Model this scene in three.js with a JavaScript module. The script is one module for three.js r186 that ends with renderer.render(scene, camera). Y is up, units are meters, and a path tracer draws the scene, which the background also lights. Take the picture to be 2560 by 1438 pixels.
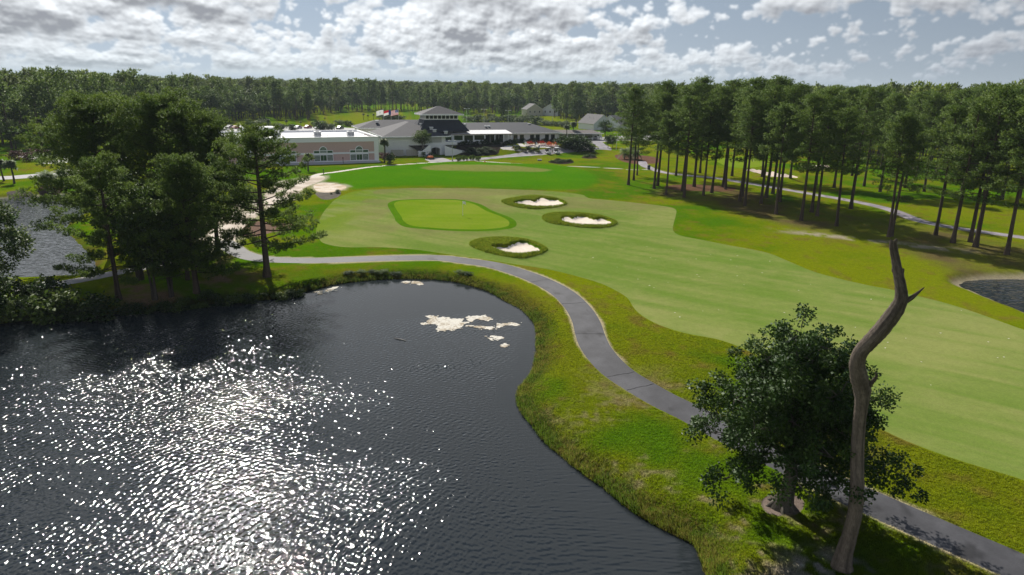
import * as THREE from 'three';
import { mergeGeometries, mergeVertices } from 'three/addons/utils/BufferGeometryUtils.js';
import { RoundedBoxGeometry } from 'three/addons/geometries/RoundedBoxGeometry.js';

// ---------------------------------------------------------------- camera, sky, sun, exposure
const scene = new THREE.Scene();
const camera = new THREE.PerspectiveCamera(45.68, 1024 / 575, 0.5, 9000);
camera.rotation.order = 'YXZ';
camera.position.set(0, 21, 0);
camera.rotation.set(THREE.MathUtils.degToRad(-16.5), 0, THREE.MathUtils.degToRad(0.85));
const renderer = new THREE.WebGLRenderer({ antialias: true });
renderer.setSize(1024, 575);
renderer.toneMapping = THREE.LinearToneMapping;
renderer.toneMappingExposure = 1.2;
renderer.shadowMap.enabled = true;
const SUN_AZ = THREE.MathUtils.degToRad(24), SUN_EL = THREE.MathUtils.degToRad(40);   // 24 degrees left of -z
const sunDir = new THREE.Vector3(-Math.sin(SUN_AZ) * Math.cos(SUN_EL), Math.sin(SUN_EL), -Math.cos(SUN_AZ) * Math.cos(SUN_EL));
const sun = new THREE.DirectionalLight(new THREE.Color().setRGB(1, 0.945, 0.86), 5);
sun.name = 'sun';
sun.position.copy(sunDir).multiplyScalar(400).add(new THREE.Vector3(0, 0, -120));
sun.target.position.set(0, 0, -120);
sun.castShadow = true;
sun.shadow.mapSize.set(4096, 4096);
Object.assign(sun.shadow.camera, { left: -200, right: 200, top: 200, bottom: -200, near: 10, far: 900 });
scene.add(sun, sun.target);

// ---------------------------------------------------------------- noise and random numbers
function mulberry(a) { return () => { a |= 0; a = a + 0x6D2B79F5 | 0; let t = Math.imul(a ^ a >>> 15, 1 | a); t = t + Math.imul(t ^ t >>> 7, 61 | t) ^ t; return ((t ^ t >>> 14) >>> 0) / 4294967296; }; }
const tab = new Float32Array(65536);
{ const r = mulberry(77); for (let i = 0; i < 65536; i++) tab[i] = r(); }
const hash2 = (x, y) => tab[(Math.imul(x, 374761393) ^ Math.imul(y, 668265263)) >>> 7 & 65535];
const hash3 = (x, y, z) => tab[(Math.imul(x, 374761393) ^ Math.imul(y, 668265263) ^ Math.imul(z, 1274126177)) >>> 7 & 65535];
function vn2(x, y) {
  const xi = Math.floor(x), yi = Math.floor(y); let fx = x - xi, fy = y - yi;
  fx = fx * fx * (3 - 2 * fx); fy = fy * fy * (3 - 2 * fy);
  const a = hash2(xi, yi), b = hash2(xi + 1, yi), c = hash2(xi, yi + 1), d = hash2(xi + 1, yi + 1);
  return a + (b - a) * fx + (c - a) * fy + (a - b - c + d) * fx * fy;
}
function vn3(x, y, z) {
  const xi = Math.floor(x), yi = Math.floor(y), zi = Math.floor(z); let fx = x - xi, fy = y - yi, fz = z - zi;
  fx = fx * fx * (3 - 2 * fx); fy = fy * fy * (3 - 2 * fy); fz = fz * fz * (3 - 2 * fz);
  const l = (a, b, t) => a + (b - a) * t;
  return l(l(l(hash3(xi, yi, zi), hash3(xi + 1, yi, zi), fx), l(hash3(xi, yi + 1, zi), hash3(xi + 1, yi + 1, zi), fx), fy),
    l(l(hash3(xi, yi, zi + 1), hash3(xi + 1, yi, zi + 1), fx), l(hash3(xi, yi + 1, zi + 1), hash3(xi + 1, yi + 1, zi + 1), fx), fy), fz);
}
function fbm2(x, y, o = 4) { let s = 0, a = 0.5, n = 0; for (let i = 0; i < o; i++) { s += a * vn2(x, y); n += a; a *= 0.5; x = x * 2.03 + 17.3; y = y * 2.03 + 9.1; } return s / n; }
function fbm3(x, y, z, o = 4) { let s = 0, a = 0.5, n = 0; for (let i = 0; i < o; i++) { s += a * vn3(x, y, z); n += a; a *= 0.5; x = x * 2.03 + 17.3; y = y * 2.03 + 9.1; z = z * 2.03 + 5.7; } return s / n; }
const clamp = (v, a = 0, b = 1) => v < a ? a : v > b ? b : v;
const sstep = (a, b, v) => { const t = clamp((v - a) / (b - a)); return t * t * (3 - 2 * t); };
const lerp = (a, b, t) => a + (b - a) * t;
const D2R = Math.PI / 180;

// ---------------------------------------------------------------- sky: broken cumulus under a pale blue-grey summer sky
function worley(x, y) {                                             // 1 in the middle of a puff, 0 in the creases
  const xi = Math.floor(x), yi = Math.floor(y); let best = 9;
  for (let j = -1; j < 2; j++) for (let i = -1; i < 2; i++) {
    const px = xi + i + hash2(xi + i, yi + j) - x, py = yi + j + hash2(yi + j + 57, xi + i + 13) - y, d = px * px + py * py;
    if (d < best) best = d;
  }
  return 1 - Math.sqrt(best);
}
function cloudBand(az, el, f, k) {
  const x = az * f + k * 37.7, y = el * f * 1.55 + k * 11.3;
  const wx = 0.5 * (vn2(x * 1.3, y * 1.3 + 7) - 0.5), wy = 0.5 * (vn2(x * 1.3 + 20, y * 1.3) - 0.5);
  const base = vn2(x * 0.42, y * 0.5) * 0.6 + vn2(x * 0.95 + wx, y * 0.95 + 3) * 0.4;
  const puff = worley(x * 1.2 + wx, y * 1.2 + wy) * 0.60 + worley(x * 2.9 + wy, y * 2.9 + wx) * 0.27 + worley(x * 7 + wx, y * 7) * 0.13;
  return base * 0.62 + puff * 0.38;
}
function cloudAt(az, el) {
  const L = Math.log2(1 / (0.008 + 0.34 * el)), L0 = Math.floor(L), t = L - L0;
  const n = lerp(cloudBand(az, el, Math.pow(2, L0), L0), cloudBand(az, el, Math.pow(2, L0 + 1), L0 + 1), t);
  const cover = lerp(0.60, 0.425, sstep(0.0, 0.55, az) * sstep(2.6, 1.6, az)) + 0.10 * (vn2(az * 2.2 + 5, el * 9) - 0.5);
  return (n - (1 - cover)) * 4.2 * sstep(0.006, 0.022, el);
}
function makeSky() {
  const w = 4096, h = 2048, data = new Float32Array(w * h * 4);
  const col = [0, 0, 0];
  for (let j = h / 2; j < h; j++) {
    const el = ((j + 0.5) / h - 0.5) * Math.PI, se = Math.sin(el), te = Math.tan(el);
    const step = el > 16 * D2R ? 4 : 1;
    for (let i = 0; i < w; i += step) {
      const phi = ((i + 0.5 * step) / w - 0.5) * 2 * Math.PI;       // u = atan2(z, x)
      const dx = Math.cos(phi), dz = Math.sin(phi);
      let az = Math.atan2(dx, -dz);                                 // 0 at -z, positive to the right
      const sunward = 0.5 + 0.5 * Math.cos(az + SUN_AZ);            // 1 towards the sun
      // air
      const hz = Math.exp(-el * 9), up = sstep(-0.1, 0.8, el);
      col[0] = lerp(lerp(0.26, 0.045, up), 0.40, hz); col[1] = lerp(lerp(0.335, 0.10, up), 0.465, hz); col[2] = lerp(lerp(0.43, 0.25, up), 0.53, hz);
      const g = 0.60 + 0.58 * Math.pow(sunward, 4);
      col[0] *= g; col[1] *= g; col[2] *= g;
      if (el < 16 * D2R) {
        // cumulus: puffs that grow with their height above the horizon; light comes down through them from the sun's side
        const right = sstep(0.02, 0.62, az) * sstep(2.6, 1.6, az), side = clamp(-(az + SUN_AZ) * 2.5, -1, 1);
        const d0 = cloudAt(az, el);
        if (d0 > 0) {
          const s0 = 0.008 + 0.34 * el;
          const d1 = cloudAt(az + side * s0 * 0.07, el + s0 * 0.09), d2 = cloudAt(az + side * s0 * 0.2, el + s0 * 0.30);
          const a = 1 - Math.exp(-d0 * 9);
          const relief = (d0 - Math.max(-0.3, d1)) * 0.62 + (d0 - Math.max(-0.5, d2)) * 0.26, thin = Math.exp(-d0 * 1.6);
          const grey = sstep(0.40, 0.70, vn2(az / s0 * 0.33 + 4, Math.log(s0) * 5.5) * 0.6 + vn2(az / s0 * 0.8, Math.log(s0) * 11) * 0.4) * (1 - thin);
          let b = clamp(0.60 + 0.24 * thin + relief - 0.46 * grey, 0.17, 1.02);
          b *= lerp(0.96, 0.66, right * (az < 1.6 ? 1 : sstep(2.4, 1.6, az))) * (0.86 + 0.20 * Math.abs(2 * sunward - 1));
          const haze = Math.exp(-el / 0.028) * 0.8;
          const cr = lerp(b * 0.96, lerp(0.54, 0.36, right), haze), cg = lerp(b, lerp(0.62, 0.44, right), haze), cb = lerp(b * 1.01 + 0.025, lerp(0.66, 0.55, right), haze);
          col[0] = lerp(col[0], cr, a); col[1] = lerp(col[1], cg, a); col[2] = lerp(col[2], cb, a);
        }
        const hl = Math.exp(-el / 0.011);
        col[0] = lerp(col[0], 0.44 * g, hl * 0.8); col[1] = lerp(col[1], 0.52 * g, hl * 0.8); col[2] = lerp(col[2], 0.58 * g, hl * 0.8);
      }
      if (el > 11 * D2R) {
        // the same clouds from below, higher up
        const t = 1400 / se * Math.cos(el), px = dx * t, pz = dz * t;
        const n = fbm2(px / 1500 + 31, pz / 1500 + 8, 6), cover = lerp(lerp(0.44, 0.62, sstep(0.62, -0.12, Math.sin(az))), 0.41, sstep(24 * D2R, 55 * D2R, el));
        const dens = clamp((n - (1 - cover)) * 9, 0, 3);
        if (dens > 0) {
          const a = (1 - Math.exp(-dens * 2.4)) * sstep(11 * D2R, 16 * D2R, el), b = (0.50 + 0.46 * Math.exp(-dens * 1.1)) * (0.84 + 0.16 * Math.abs(2 * sunward - 1));
          col[0] = lerp(col[0], b, a); col[1] = lerp(col[1], b * 1.02, a); col[2] = lerp(col[2], b * 1.06, a);
        }
      }
      for (let s = 0; s < step; s++) { const o = (j * w + i + s) * 4; data[o] = col[0]; data[o + 1] = col[1]; data[o + 2] = col[2]; data[o + 3] = 1; }
    }
  }
  for (let o = 0; o < w * (h / 2) * 4; o += 4) { data[o] = 0.10; data[o + 1] = 0.12; data[o + 2] = 0.08; data[o + 3] = 1; }
  const t = new THREE.DataTexture(data, w, h, THREE.RGBAFormat, THREE.FloatType);
  t.mapping = THREE.EquirectangularReflectionMapping; t.magFilter = t.minFilter = THREE.LinearFilter; t.needsUpdate = true;
  return t;
}
const skyTexture = makeSky();
scene.background = skyTexture;
scene.environment = skyTexture;
console.log('sky done');

// ---------------------------------------------------------------- outlines in metres (x, z)
const outline = (a, closed = true, sub = 5) => {                    // Catmull-Rom through the given points
  const n = a.length / 2, out = [];
  const p = k => closed ? [a[((k % n) + n) % n * 2], a[((k % n) + n) % n * 2 + 1]] : [a[clamp(k, 0, n - 1) * 2], a[clamp(k, 0, n - 1) * 2 + 1]];
  for (let i = 0; i < (closed ? n : n - 1); i++) {
    const [a0, a1, a2, a3] = [p(i - 1), p(i), p(i + 1), p(i + 2)];
    for (let s = 0; s < sub; s++) {
      const t = s / sub, t2 = t * t, t3 = t2 * t;
      for (let c = 0; c < 2; c++) out.push(0.5 * (2 * a1[c] + (a2[c] - a0[c]) * t + (2 * a0[c] - 5 * a1[c] + 4 * a2[c] - a3[c]) * t2 + (3 * a1[c] - a0[c] - 3 * a2[c] + a3[c]) * t3));
    }
  }
  if (!closed) out.push(...p(n - 1));
  return out;
};
function region(a, smooth = 5) {                                    // signed distance to a closed outline, negative inside
  const v = smooth > 1 ? outline(a, true, smooth) : a, n = v.length / 2;
  let x0 = 1e9, x1 = -1e9, z0 = 1e9, z1 = -1e9;
  for (let i = 0; i < n; i++) { x0 = Math.min(x0, v[2 * i]); x1 = Math.max(x1, v[2 * i]); z0 = Math.min(z0, v[2 * i + 1]); z1 = Math.max(z1, v[2 * i + 1]); }
  const f = (x, z) => {
    const bx = Math.max(x0 - x, x - x1), bz = Math.max(z0 - z, z - z1), far = Math.max(bx, bz);
    if (far > 6) return far;
    let best = 1e18, inside = false;
    for (let i = 0, j = n - 1; i < n; j = i++) {
      const ax = v[2 * j], az = v[2 * j + 1], ex = v[2 * i] - ax, ez = v[2 * i + 1] - az, wx = x - ax, wz = z - az;
      const t = clamp((wx * ex + wz * ez) / (ex * ex + ez * ez + 1e-12)), qx = wx - ex * t, qz = wz - ez * t, d = qx * qx + qz * qz;
      if (d < best) best = d;
      if ((v[2 * i + 1] > z) !== (az > z) && x < (-ex) * (z - v[2 * i + 1]) / (az - v[2 * i + 1]) + v[2 * i]) inside = !inside;
    }
    return (inside ? -1 : 1) * Math.sqrt(best);
  };
  f.points = v; f.box = [x0, x1, z0, z1];
  return f;
}
function strip(a, half) {                                           // signed distance to a band along a line
  const v = outline(a, false, 6), n = v.length / 2;
  let x0 = 1e9, x1 = -1e9, z0 = 1e9, z1 = -1e9;
  for (let i = 0; i < n; i++) { x0 = Math.min(x0, v[2 * i]); x1 = Math.max(x1, v[2 * i]); z0 = Math.min(z0, v[2 * i + 1]); z1 = Math.max(z1, v[2 * i + 1]); }
  const f = (x, z) => {
    const far = Math.max(x0 - x, x - x1, z0 - z, z - z1) - half;
    if (far > 6) return far;
    let best = 1e18;
    for (let i = 1; i < n; i++) {
      const ax = v[2 * i - 2], az = v[2 * i - 1], ex = v[2 * i] - ax, ez = v[2 * i + 1] - az, wx = x - ax, wz = z - az;
      const t = clamp((wx * ex + wz * ez) / (ex * ex + ez * ez + 1e-12)), qx = wx - ex * t, qz = wz - ez * t, d = qx * qx + qz * qz;
      if (d < best) best = d;
    }
    return Math.sqrt(best) - half;
  };
  f.points = v; f.half = half;
  return f;
}
const WL = -0.7;                                                    // water level
const pond = region([-52.47,-48.63,-50.04,-55.96,-46.85,-58.81,-43.72,-60.29,-41.70,-60.84,-37.67,-62.08,-34.56,-63.56,-30.49,-65.54,-27.72,-66.21,-24.59,-67.58,-22.93,-69.22,-21.37,-71.22,-19.31,-73.51,-15.17,-75.38,-11.25,-75.93,-7.11,-75.15,-3.53,-72.29,-1.70,-69.71,-0.73,-67.79,0.72,-65.35,1.60,-62.92,2.04,-60.41,2.08,-57.75,1.93,-54.55,1.73,-51.89,1.36,-49.45,0.87,-47.78,0.41,-46.70,0.26,-45.13,0.54,-42.93,1.33,-40.76,2.00,-38.82,2.85,-37.23,3.92,-35.36,5.17,-33.53,6.28,-31.68,7.14,-30.55,7.91,-29.78,8.58,-29.16,9.02,-28.67,9.09,-27.73,9.01,-26.61,9.00,-23.67,8.14,-16.24,-1.58,-5.46,-24.57,-5.28,-71.55,-23.42]);
const pondLeft = region([-105.33,-115.91,-100.28,-122.66,-94.87,-127.28,-90.73,-130.08,-87.58,-132.38,-83.00,-133.85,-76.42,-131.94,-71.25,-125.29,-70.26,-118.93,-71.71,-114.85,-71.17,-108.71,-68.40,-102.10,-63.57,-95.55,-57.90,-88.90,-52.84,-82.66,-50.00,-78.55,-49.05,-76.08,-50.41,-75.14,-52.74,-74.50,-55.37,-74.36,-57.64,-73.74,-61.84,-72.21,-71.38,-72.50,-93.50,-91.40]);
const pondRight = region([52.53,-76.49,54.42,-78.28,57.78,-79.33,61.79,-79.55,69.01,-80.12,72.01,-73.69,58.96,-58.29,54.03,-58.49,52.99,-62.87,53.03,-67.28,52.64,-70.81,52.72,-74.41]);
const ponds = [pond, pondLeft, pondRight];
const fairwayR = region([-25.37,-90.16,-27.04,-93.30,-29.21,-99.47,-31.20,-108.88,-32.69,-118.95,-33.45,-130.56,-30.96,-137.50,-23.46,-141.02,-11.19,-142.84,1.36,-141.83,9.56,-139.88,13.81,-137.10,14.95,-132.66,19.03,-131.10,23.85,-127.81,27.80,-125.06,29.13,-121.79,28.00,-116.18,25.82,-108.24,24.61,-103.10,24.85,-99.62,27.08,-96.75,30.39,-93.36,34.05,-89.76,35.18,-85.63,36.18,-80.32,37.82,-77.16,40.34,-73.95,42.27,-72.17,45.62,-66.25,47.36,-59.57,49.84,-52.06,51.91,-44.44,46.41,-34.54,33.98,-26.84,31.76,-30.77,29.13,-34.08,27.14,-35.81,25.82,-37.15,24.56,-38.84,23.40,-41.41,22.30,-45.07,21.15,-49.75,19.72,-53.05,18.06,-55.48,15.40,-57.16,13.61,-59.40,12.53,-62.21,12.17,-64.66,12.06,-67.72,11.37,-70.13,9.75,-73.45,7.17,-76.33,4.96,-78.35,2.62,-79.89,0.45,-80.91,-2.55,-82.72,-6.70,-84.76,-9.94,-86.30,-13.52,-87.64,-17.64,-88.53,-22.20,-88.23]);
const greenR = region([-22.68,-122.35,-22.13,-125.94,-20.44,-127.47,-17.30,-128.70,-13.99,-129.01,-9.93,-128.44,-6.29,-123.80,-3.49,-116.25,-0.76,-111.30,0.48,-107.29,0.11,-102.82,-3.59,-100.17,-7.73,-99.58,-13.02,-100.07,-16.47,-101.90,-18.46,-106.16,-19.33,-109.82,-21.05,-115.95]);
const lips = [region([-2.34,-127.28,0.67,-131.81,4.31,-134.14,8.34,-131.55,10.02,-127.03,9.42,-123.88,6.92,-120.72,3.60,-119.21,0.15,-121.38]),
  region([4.73,-111.74,6.43,-115.17,10.30,-115.86,14.40,-113.96,16.78,-108.88,15.52,-104.89,12.52,-103.13,8.93,-104.40,5.57,-107.02]),
  region([-6.00,-91.20,-4.77,-94.05,-1.41,-95.32,2.15,-94.00,4.36,-90.19,4.51,-87.43,2.33,-84.26,0.55,-83.53,-2.53,-85.45,-4.85,-88.20])];
const sandOutlines = [region([0.36,-124.83,1.57,-127.63,3.08,-128.23,4.27,-127.42,5.29,-130.79,6.64,-129.96,8.22,-129.63,9.03,-125.60,6.79,-122.37,4.17,-121.73,1.96,-123.23]),
  region([8.12,-108.88,8.77,-111.70,9.88,-110.74,11.48,-112.99,12.67,-110.96,13.41,-109.98,14.75,-110.77,15.49,-107.45,13.65,-105.38,10.52,-105.46,8.81,-106.94]),
  region([-2.43,-89.05,-1.86,-89.79,-0.56,-89.64,0.41,-91.62,1.57,-92.19,2.47,-90.55,3.42,-88.04,2.01,-86.17,0.20,-85.62,-1.17,-87.07])];
const sands = sandOutlines.map(f => (x, z) => f(x, z) - 0.32);
const pathMain = strip([-39.18,-90.46,-37.12,-87.72,-34.72,-84.52,-31.83,-82.17,-28.58,-81.35,-23.68,-81.45,-18.95,-82.34,-14.13,-83.25,-9.13,-83.56,-6.02,-82.31,-2.48,-80.55,0.91,-77.04,3.56,-73.12,5.49,-68.81,6.55,-64.14,6.95,-60.22,6.96,-56.80,7.06,-53.90,7.49,-51.10,8.23,-48.41,9.29,-46.19,10.76,-43.64,12.44,-41.34,13.87,-38.98,14.69,-37.99,16.41,-35.43,18.03,-33.14,19.94,-30.83,21.93,-28.53,23.70,-26.48,25.43,-24.13,27.10,-21.61], 1.32);
const pathRight = strip([37.87,-203.60,36.64,-192.98,38.10,-179.30,43.03,-172.44,49.24,-167.75,53.16,-160.98,57.53,-153.52,61.29,-146.10,65.88,-137.40,68.61,-130.43,69.55,-123.97,68.80,-116.10,69.57,-111.57,72.29,-107.20,77.39,-101.59,83.74,-94.62], 1.25);
const pathFar = strip([-11.37,-198.93,-5.06,-195.54,1.72,-192.34,13.76,-188.99,23.32,-186.42,31.39,-182.86,36.29,-183.48], 0.8);
const pathBuilding = strip([-46.58,-158.96,-46.35,-164.21,-44.06,-167.62,-40.88,-173.80,-37.07,-180.48,-32.15,-184.87,-26.89,-189.49,-20.70,-194.43], 0.85);
const pathPond = strip([-50.72,-67.81,-48.84,-69.39,-47.06,-71.35,-45.38,-73.74,-43.23,-76.49,-41.13,-78.84,-39.29,-81.11], 1.1);
const road = strip([-22.03,-195.30,-17.75,-198.04,-13.92,-200.77,-9.57,-204.78,-3.04,-211.65,4.16,-217.73,14.39,-224.57,25.27,-231.83,30.93,-238.61,32.63,-249.91,32.34,-261.93,32.66,-275.25], 2.2);
const lot = region([24.65,-277.77,32.14,-294.25,43.17,-308.31,61.72,-322.46,76.61,-322.97,67.84,-292.35,51.43,-284.92,42.18,-283.16,33.71,-273.47,26.56,-264.55], 3);
const carPark = region([-149.96,-302.17,-140.25,-337.74,-103.40,-343.82,-79.65,-343.13,-71.95,-317.46,-93.60,-299.15,-121.92,-292.89,-138.51,-282.00], 3);
const roadLeft = strip([-118.51,-144.08,-114.50,-147.75,-109.83,-150.97,-106.83,-154.82,-102.29,-156.81,-95.53,-159.85], 3.2);
const drive = region([-139.04,-192.65,-136.97,-198.73,-134.92,-202.68,-127.07,-196.72,-118.25,-199.21,-106.27,-191.95,-111.00,-182.97,-115.75,-180.36,-121.31,-175.81,-123.48,-182.23,-129.52,-186.47], 3);
const walkLeft = strip([-92.17,-165.73,-101.61,-168.67,-102.93,-162.80,-107.62,-165.43], 0.9);
const waste = region([-52.15,-150.11,-49.53,-154.41,-46.98,-160.37,-45.08,-160.60,-42.87,-155.85,-42.85,-150.48,-43.74,-145.36,-43.36,-139.00,-41.95,-131.74,-41.16,-127.43,-42.39,-125.00,-41.97,-119.80,-41.87,-109.78,-40.18,-98.96,-37.86,-90.54,-37.68,-86.77,-38.06,-82.82,-39.59,-80.69,-45.50,-90.03,-48.60,-101.64,-48.03,-108.93,-49.49,-116.69,-49.58,-123.00,-48.50,-130.11,-49.78,-140.61]);
const wasteLens = region([-42.67,-145.48,-42.25,-149.26,-39.55,-148.92,-36.94,-146.08,-34.86,-142.72,-35.00,-138.19,-36.59,-135.87,-39.36,-137.21]);
const mulch = [region([-41.31,-101.26,-40.41,-105.78,-36.92,-104.74,-33.79,-103.70,-33.56,-99.15,-35.11,-97.61,-36.22,-94.24,-38.39,-94.62]), region([-39.31,-135.60,-36.34,-136.43,-34.49,-136.08,-33.67,-130.54,-35.05,-127.06,-37.41,-130.18]),
  region([-97.80,-131.37,-96.52,-133.08,-92.51,-130.87,-90.15,-126.62,-91.97,-125.49,-94.64,-127.15]), region([32.12,-220.66,35.74,-225.16,42.76,-220.97,44.64,-211.39,41.11,-199.73,34.82,-196.79,31.70,-204.96]),
  region([33.22,-150.99,39.61,-155.48,45.60,-154.18,49.05,-150.78,45.42,-144.53,38.77,-145.01,34.69,-145.75]), region([-95.55,-137.01,-94.38,-139.42,-90.05,-136.46,-88.31,-131.28,-90.57,-130.04]),
  region([-17.36,-222.92,-11.07,-225.61,-3.02,-225.49,-2.46,-222.50,-4.45,-219.76,-4.86,-215.85,-7.38,-213.12,-13.99,-210.69,-17.94,-214.23]), region([-1.69,-222.02,1.90,-222.53,7.70,-223.21,10.26,-222.48,7.66,-221.30,1.90,-220.02,-1.16,-220.25]), region([13.28,-31.30,13.95,-32.12,15.20,-32.30,15.72,-31.72,15.17,-30.71,14.34,-30.35,13.44,-30.39])];
const flowerBeds = [region([9.87,-199.72,13.80,-206.98,16.92,-204.01,17.09,-197.52,14.03,-192.98,10.99,-194.61]), region([21.16,-215.23,23.85,-220.71,25.74,-217.16,25.42,-212.19,23.04,-209.47,21.07,-210.37])];
const patio = region([1.91,-225.27,5.87,-228.67,9.91,-231.01,14.12,-230.16,14.95,-228.28,11.03,-225.93,4.49,-224.08], 3);
const ramps = [strip([4.24,-225.11,0.61,-224.36,-2.20,-222.21,-3.58,-220.37,-1.92,-219.99], 0.9), strip([-3.58,-220.37,0.62,-220.53,5.72,-220.65,10.58,-220.79], 0.7), strip([0.08,-237.57,1.41,-231.09,2.68,-225.03], 0.8)];
const plaza = region([-26.10,-202.40,-23.25,-206.28,-21.02,-205.44,-18.30,-199.05,-19.92,-194.54,-23.70,-195.07], 3);
const greenFar = region([62.12,-212.71,71.36,-222.65,80.43,-226.60,80.07,-216.46,72.95,-199.82,64.79,-190.79,60.25,-194.09]);
const sandFar = [region([61.40,-183.03,64.65,-187.03,66.18,-183.62,68.30,-182.12,68.00,-177.01,69.93,-174.00,70.11,-169.37,67.57,-165.39,65.63,-166.63,63.15,-167.83,62.26,-172.32,61.61,-177.91]), region([81.97,-194.94,90.76,-202.18,88.84,-193.87,81.36,-185.49])];
const terrace = region([-63.61,-187.51,-59.40,-190.12,-38.71,-197.26,-36.66,-191.20,-57.39,-182.48,-61.57,-180.05], 1);

// soft tints of the turf: brown, dry or lush patches
const lush = region([-44.81,-160.63,-39.95,-169.74,-33.77,-179.09,-26.48,-186.59,-19.59,-193.54,-11.87,-195.65,1.73,-193.36,12.78,-190.82,19.02,-176.11,20.10,-159.42,15.83,-145.00,9.66,-141.54,-2.82,-143.11,-15.51,-144.14,-26.91,-141.81,-32.54,-137.35,-34.91,-143.30,-39.87,-150.16,-42.17,-153.87]);
const tan = region([-23.98,-175.92,-20.73,-183.53,-13.47,-186.38,-3.68,-183.88,4.76,-179.52,9.74,-174.98,6.50,-169.71,-2.40,-170.24,-12.34,-170.66,-19.39,-171.43]);
const strawPines = region([30.10,-144.14,36.99,-152.01,46.15,-152.96,50.86,-140.66,54.90,-130.13,60.54,-118.06,67.22,-111.40,69.28,-102.17,74.13,-97.03,80.03,-90.13,73.28,-79.65,60.70,-78.24,53.85,-77.17,53.47,-80.37,54.22,-88.53,53.06,-96.66,49.83,-102.25,44.77,-108.04,40.30,-120.30,35.91,-130.74,30.43,-137.65]);
const bankBrown = region([-32.65,-79.15,-27.45,-77.95,-21.21,-77.58,-15.36,-79.03,-9.74,-80.12,-4.75,-77.79,-0.46,-73.88,2.53,-68.66,4.10,-62.78,4.27,-56.18,3.92,-50.72,2.64,-50.67,2.19,-57.11,1.20,-63.26,-2.12,-69.44,-7.26,-74.34,-12.77,-74.88,-19.03,-72.55,-22.71,-68.67,-26.03,-66.24,-28.79,-65.02,-32.61,-65.50,-35.16,-72.00,-35.30,-77.50]);
const strawLeft = region([-40.45,-65.11,-42.41,-73.24,-41.49,-79.59,-38.06,-82.82,-33.38,-81.06,-29.46,-75.67,-28.68,-70.00,-29.85,-65.64,-32.88,-63.52,-36.18,-62.36]);

const noise01 = (x, z, s, o = 3) => fbm2(x / s + 40, z / s + 90, o);
const pondD = (x, z) => Math.min(pond(x, z), pondLeft(x, z), pondRight(x, z));
function height(x, z) {
  const r = Math.hypot(x, z);
  let y = 0.42 * (noise01(x, z, 17, 3) - 0.5) * sstep(20, 60, r) * sstep(900, 300, r);
  // the bright approach and the green stand a little proud; mounds round the hole
  y += 0.5 * sstep(6, -6, lush(x, z)) * (0.6 + 0.8 * noise01(x, z, 11, 2));
  y += 0.22 * sstep(3, -2, greenR(x, z));
  if (z < -90 && z > -160) y += 0.35 * sstep(0, -4, fairwayR(x, z)) * (noise01(x + 70, z, 7.5, 2) - 0.35) * sstep(0, 3, greenR(x, z));
  for (let k = 0; k < 3; k++) {
    const l = lips[k](x, z);
    if (l < 5) { y = lerp(y, 0.02, sstep(3, 0, l)); y += 0.32 * sstep(0.6, -1.0, l); const s = sands[k](x, z); y -= 0.46 * sstep(0.22, -0.08, s) + 0.12 * sstep(-0.3, -2.5, s); }
  }
  for (const s of sandFar) { const d = s(x, z); if (d < 4) y += 0.7 * sstep(4, 0.5, d) - 1.2 * sstep(0.5, -0.8, d); }
  const sl = Math.min(waste(x, z), wasteLens(x, z)); if (sl < 2) y -= 0.25 * sstep(0.6, -1.5, sl) - 0.1 * noise01(x, z, 2.2, 2) * sstep(0, -1, sl);
  // paths and paved places lie level
  const pv = Math.min(pathMain(x, z), pathRight(x, z), road(x, z), lot(x, z), carPark(x, z), drive(x, z), roadLeft(x, z), pathFar(x, z), pathBuilding(x, z), plaza(x, z), pathPond(x, z));
  if (pv < 3) y = lerp(y, 0, sstep(2.5, 0.2, pv));
  if (z < -175) y *= sstep(-215, -175, z);
  if (z < -190 && z > -300) {                                       // the rise the clubhouse porch stands on
    const dx = x + 38.9, dz = z + 208.8, lx = dx * 0.93358 - dz * 0.35837, lz = dx * 0.35837 + dz * 0.93358;
    y += 2.6 * sstep(9, -2.5, lz) * sstep(20, 24, lx) * sstep(80, 64, lx) * sstep(-60, -35, lz);
  }
  const d = pondD(x, z);
  if (d < 4.5) {
    const w = 1.7 + 1.6 * noise01(x, z, 5, 2), rag = d + 0.34 * (noise01(x, z, 0.9, 3) - 0.5);
    y = lerp(-1.0, y, sstep(-0.9, w, rag)) - 0.5 * sstep(0, -2, d);
    if (d > -0.3) y += 0.10 * (noise01(x, z, 0.5, 2) - 0.5) * sstep(3, 0.6, d);
  }
  return y;
}

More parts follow.
